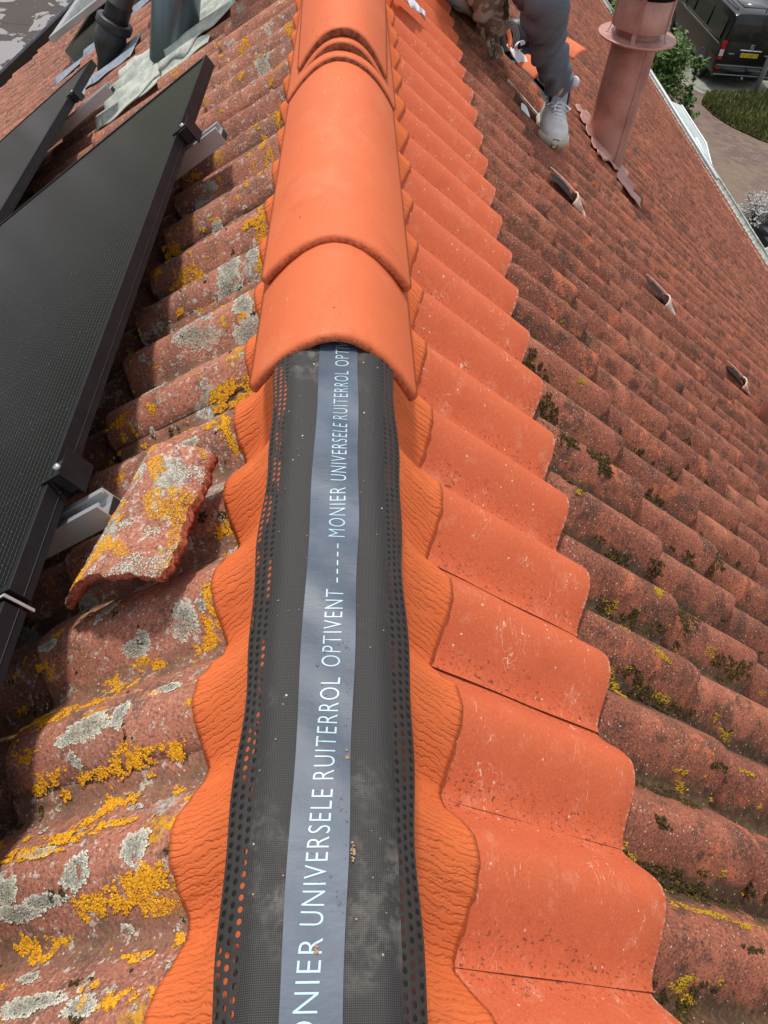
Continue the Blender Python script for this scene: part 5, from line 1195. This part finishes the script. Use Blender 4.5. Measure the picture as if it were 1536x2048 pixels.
van, VM = vehicle('parked_van', (11.72, 23.62, GZ+.02), VR, vst, 'black van seen from behind with yellow number plate, parked beyond the gutter', 'van', M_paint, ((.85, -1), (.85, 1), (3.95, -1), (3.95, 1)), .34, True, True)
def vq(name, pts, mat, t=.012, parent=van, M=None, out=None):
    Mx = M or VM; P = [Vector(p) for p in pts]; n = (P[1]-P[0]).cross(P[2]-P[0]).normalized()
    if out is not None and n.dot(Vector(out)) < 0: n = -n
    k = len(P); V = [Mx @ p for p in P]+[Mx @ (p+n*t) for p in P]
    o = mesh_obj(name, V, [list(range(k)), [k+i for i in range(k)]]+[[i, (i+1) % k, k+(i+1) % k, k+i] for i in range(k)], mat, parent, False)
    bm = bmesh.new(); bm.from_mesh(o.data); bmesh.ops.recalc_face_normals(bm, faces=bm.faces[:]); bm.to_mesh(o.data); bm.free(); return o
BK = (0, -1, 0)
vq('rear_window', [(-.76, .004, 1.20), (.76, .004, 1.20), (.70, .016, 1.72), (-.70, .016, 1.72)], M_vglass, .014, out=BK)
for y0, y1 in ((.25, 1.25), (1.36, 2.45), (2.56, 3.35)):
    vq('side_window', [(-.940, y0, 1.17), (-.940, y1, 1.17), (-.862, y1 if y1 < 3 else y1-.2, 1.68), (-.862, y0+.03, 1.68)], M_vglass, .008, out=(-1, 0, .1))
    vq('side_window', [(.940, y0, 1.17), (.940, y1, 1.17), (.862, y1 if y1 < 3 else y1-.2, 1.68), (.862, y0+.03, 1.68)], M_vglass, .008, out=(1, 0, .1))
vq('windscreen', [(-.70, 3.42, 1.75), (.70, 3.42, 1.75), (.80, 4.08, 1.26), (-.80, 4.08, 1.26)], M_vglass, .02, out=(0, .5, 1))
for sx in (-1, 1):
    for z0, z1, mt in ((1.10, 1.22, M_red), (1.00, 1.10, M_red), (.90, 1.00, M_clear), (.83, .90, M_clear), (.74, .83, M_red)):
        vq('tail_light', [(sx*.905, .0, z0), (sx*.79, -.002, z0), (sx*.79, -.002, z1-.006), (sx*.905, .0, z1-.006)], mt, .022, out=BK)
    vq('reflector', [(sx*.86, -.03, .50), (sx*.74, -.03, .50), (sx*.74, -.03, .56), (sx*.86, -.03, .56)], M_red, .03, out=BK)
b = MB(); b.box((-.90, -.055, .28), (.90, .12, .62), VM, bev=.03); b.obj('bumper', M_paint, van)
b = MB(); b.box((-.88, -.062, .36), (.88, -.05, .385), VM); b.box((-.86, -.060, .60), (.86, -.03, .615), VM); b.obj('bumper_trim', M_galv, van, False)
b = MB(); b.lathe([(.03, 0), (.03, .05), (.022, .055), (.001, .056)], VM @ Vector((.02, -.058, .31)), VM.to_3x3() @ Vector((0, -1, 0)), 14); b.obj('tow_eye', M_galv, van)
b = MB(); b.box((-.33, -.022, .985), (.33, .0, 1.022), VM, bev=.008); b.obj('chrome_handle_bar', M_chrome, van)
pl = vq('number_plate', [(-.26, -.012, .83), (.26, -.012, .83), (.26, -.012, .94), (-.26, -.012, .94)], M_yel, .012, out=BK)
vq('plate_strip', [(-.30, -.012, .83), (-.262, -.012, .83), (-.262, -.012, .94), (-.30, -.012, .94)], M_blue, .012, out=BK)
def plate_text(txt, x0, x1, z0, h, M, parent, mat, yy=-.0255):
    cu_ = bpy.data.curves.new('t', 'FONT'); cu_.body = txt; tmp = bpy.data.objects.new('tmp', cu_); COL.objects.link(tmp); dg = bpy.context.evaluated_depsgraph_get()
    me = bpy.data.meshes.new_from_object(tmp.evaluated_get(dg)); bpy.data.objects.remove(tmp); xs = [v.co.x for v in me.vertices]; ys = [v.co.y for v in me.vertices]; a0, a1 = min(xs), max(xs); hh = max(ys)
    for v in me.vertices: v.co = M @ Vector((x0+(v.co.x-a0)/(a1-a0)*(x1-x0), yy, z0+v.co.y/hh*h))
    me.materials.clear(); me.materials.append(mat); o = bpy.data.objects.new('plate_lettering', me); COL.objects.link(o); attach(o, parent)
plate_text('10-GNZ-2', -.235, .235, .85, .07, VM, van, M_black)
b = MB(); b.lathe([(.052, 0), (.058, .004), (.058, .010), (.050, .012), (.048, .006)], VM @ Vector((0, -.004, 1.10)), VM.to_3x3() @ Vector((0, -1, 0)), 28)
for q in range(3): a = R(90+120*q); b.box((-.005, -.010, 0), (.005, -.004, .05), VM @ Matrix.Translation((0, 0, 1.10)) @ Matrix.Rotation(R(120*q), 4, 'Y'))
b.obj('badge', M_chrome, van)
b = MB(); b.box((-.62, -.010, .885), (-.46, -.002, .915), VM); b.obj('name_bar', M_galv, van, False); b = MB(); b.box((.46, -.010, .885), (.60, -.002, .915), VM); b.obj('name_bar', M_galv, van, False)
b = MB(); b.box((-.965, .10, 1.095), (-.953, 3.3, 1.118), VM); b.obj('side_strip', M_chrome, van, False); b = MB(); b.box((.953, .10, 1.095), (.965, 3.3, 1.118), VM); b.obj('side_strip', M_chrome, van, False)
for sx in (-.70, .70):
    b = MB(); b.tube([VM @ Vector((sx, .25, 1.89)), VM @ Vector((sx, .32, 1.965)), VM @ Vector((sx, 2.9, 1.965)), VM @ Vector((sx, 3.0, 1.87))], .018, 8); b.tube([VM @ Vector((sx, 1.6, 1.89)), VM @ Vector((sx, 1.6, 1.965))], .02, 8); b.obj('roof_rail', M_black, van)
b = MB()
for k in range(3): b.box((-.45, .45+k*.95, 1.925), (.45, 1.30+k*.95, 1.940), VM, bev=.006)
b.obj('roof_panel', simple('grey_roof_glazing', (.10, .11, .12), .2), van)
b = MB(); b.tube([VM @ Vector((.1, .22, 1.92)), VM @ Vector((.1, .18, 1.99))], [.02, .008], 6); b.obj('aerial', M_black, van)
for sx in (-1, 1):
    b = MB(); b.box((sx*1.02-.08, 3.42, 1.14), (sx*1.02+.08, 3.52, 1.34), VM, bev=.03); b.box((sx*.96-.05, 3.44, 1.14), (sx*.96+.05, 3.50, 1.18), VM); b.obj('wing_mirror', M_paint if sx > 0 else M_galv, van)
for sx in (-1, 1): vq('headlight', [(sx*.74, 4.80, .72), (sx*.50, 4.86, .70), (sx*.50, 4.86, .84), (sx*.74, 4.80, .86)], M_clear, .015, out=(0, 1, 0))
cst = [(0.0, .70, .78, .55, .35, .80, .92), (.06, .78, .84, .60, .28, .86, .98), (.5, .82, .88, .60, .24, .92, 1.28), (.95, .84, .89, .60, .22, .93, 1.42), (1.9, .84, .89, .61, .22, .93, 1.45), (2.4, .84, .89, .60, .22, .93, 1.40), (3.1, .83, .88, .62, .22, .92, .99), (3.6, .82, .86, .60, .24, .84, .90), (4.0, .76, .80, .54, .28, .72, .78), (4.1, .60, .65, .45, .34, .62, .68)]
def small_car(loc, rz, label, paint, mirror):
    car, CM = vehicle('parked_car', loc, rz, cst, label, 'car', paint, ((.75, -1), (.75, 1), (3.25, -1), (3.25, 1)), .31, True, False)
    for sx in (-1, 1):
        vq('side_window', [(sx*.868, .55, .98), (sx*.868, 2.75, .98), (sx*.66, 2.25, 1.34), (sx*.66, .95, 1.34)], M_vglass, .02, car, CM, (sx, 0, .3))
        b = MB(); b.box((sx*.97-.09, 2.50, .92), (sx*.97+.09, 2.60, 1.06), CM, bev=.04); b.obj('wing_mirror', mirror, car)
        vq('headlight', [(sx*.74, 4.0, .60), (sx*.48, 4.09, .58), (sx*.48, 4.07, .70), (sx*.74, 3.98, .74)], M_clear, .02, car, CM, (0, 1, 0))
        vq('tail_light', [(sx*.80, .02, .78), (sx*.62, .0, .78), (sx*.62, .0, .92), (sx*.78, .02, .92)], M_red, .03, car, CM, BK)
    vq('windscreen', [(-.58, 2.42, 1.38), (.58, 2.42, 1.38), (.72, 3.05, 1.02), (-.72, 3.05, 1.02)], M_vglass, .02, car, CM, (0, .5, 1))
    vq('rear_window', [(-.62, .10, 1.02), (.62, .10, 1.02), (.54, .50, 1.28), (-.54, .50, 1.28)], M_vglass, .02, car, CM, (0, -.5, 1))
    return car
small_car((9.30, 10.35, GZ), R(0), 'dark parked car with a white wing mirror cap, half hidden by the gutter', M_paint, M_wpaint)
small_car((12.9, 31.6, GZ), R(70), 'white parked car, a sliver of it showing beyond the cowl of the flue pipe', M_wpaint, M_wpaint)
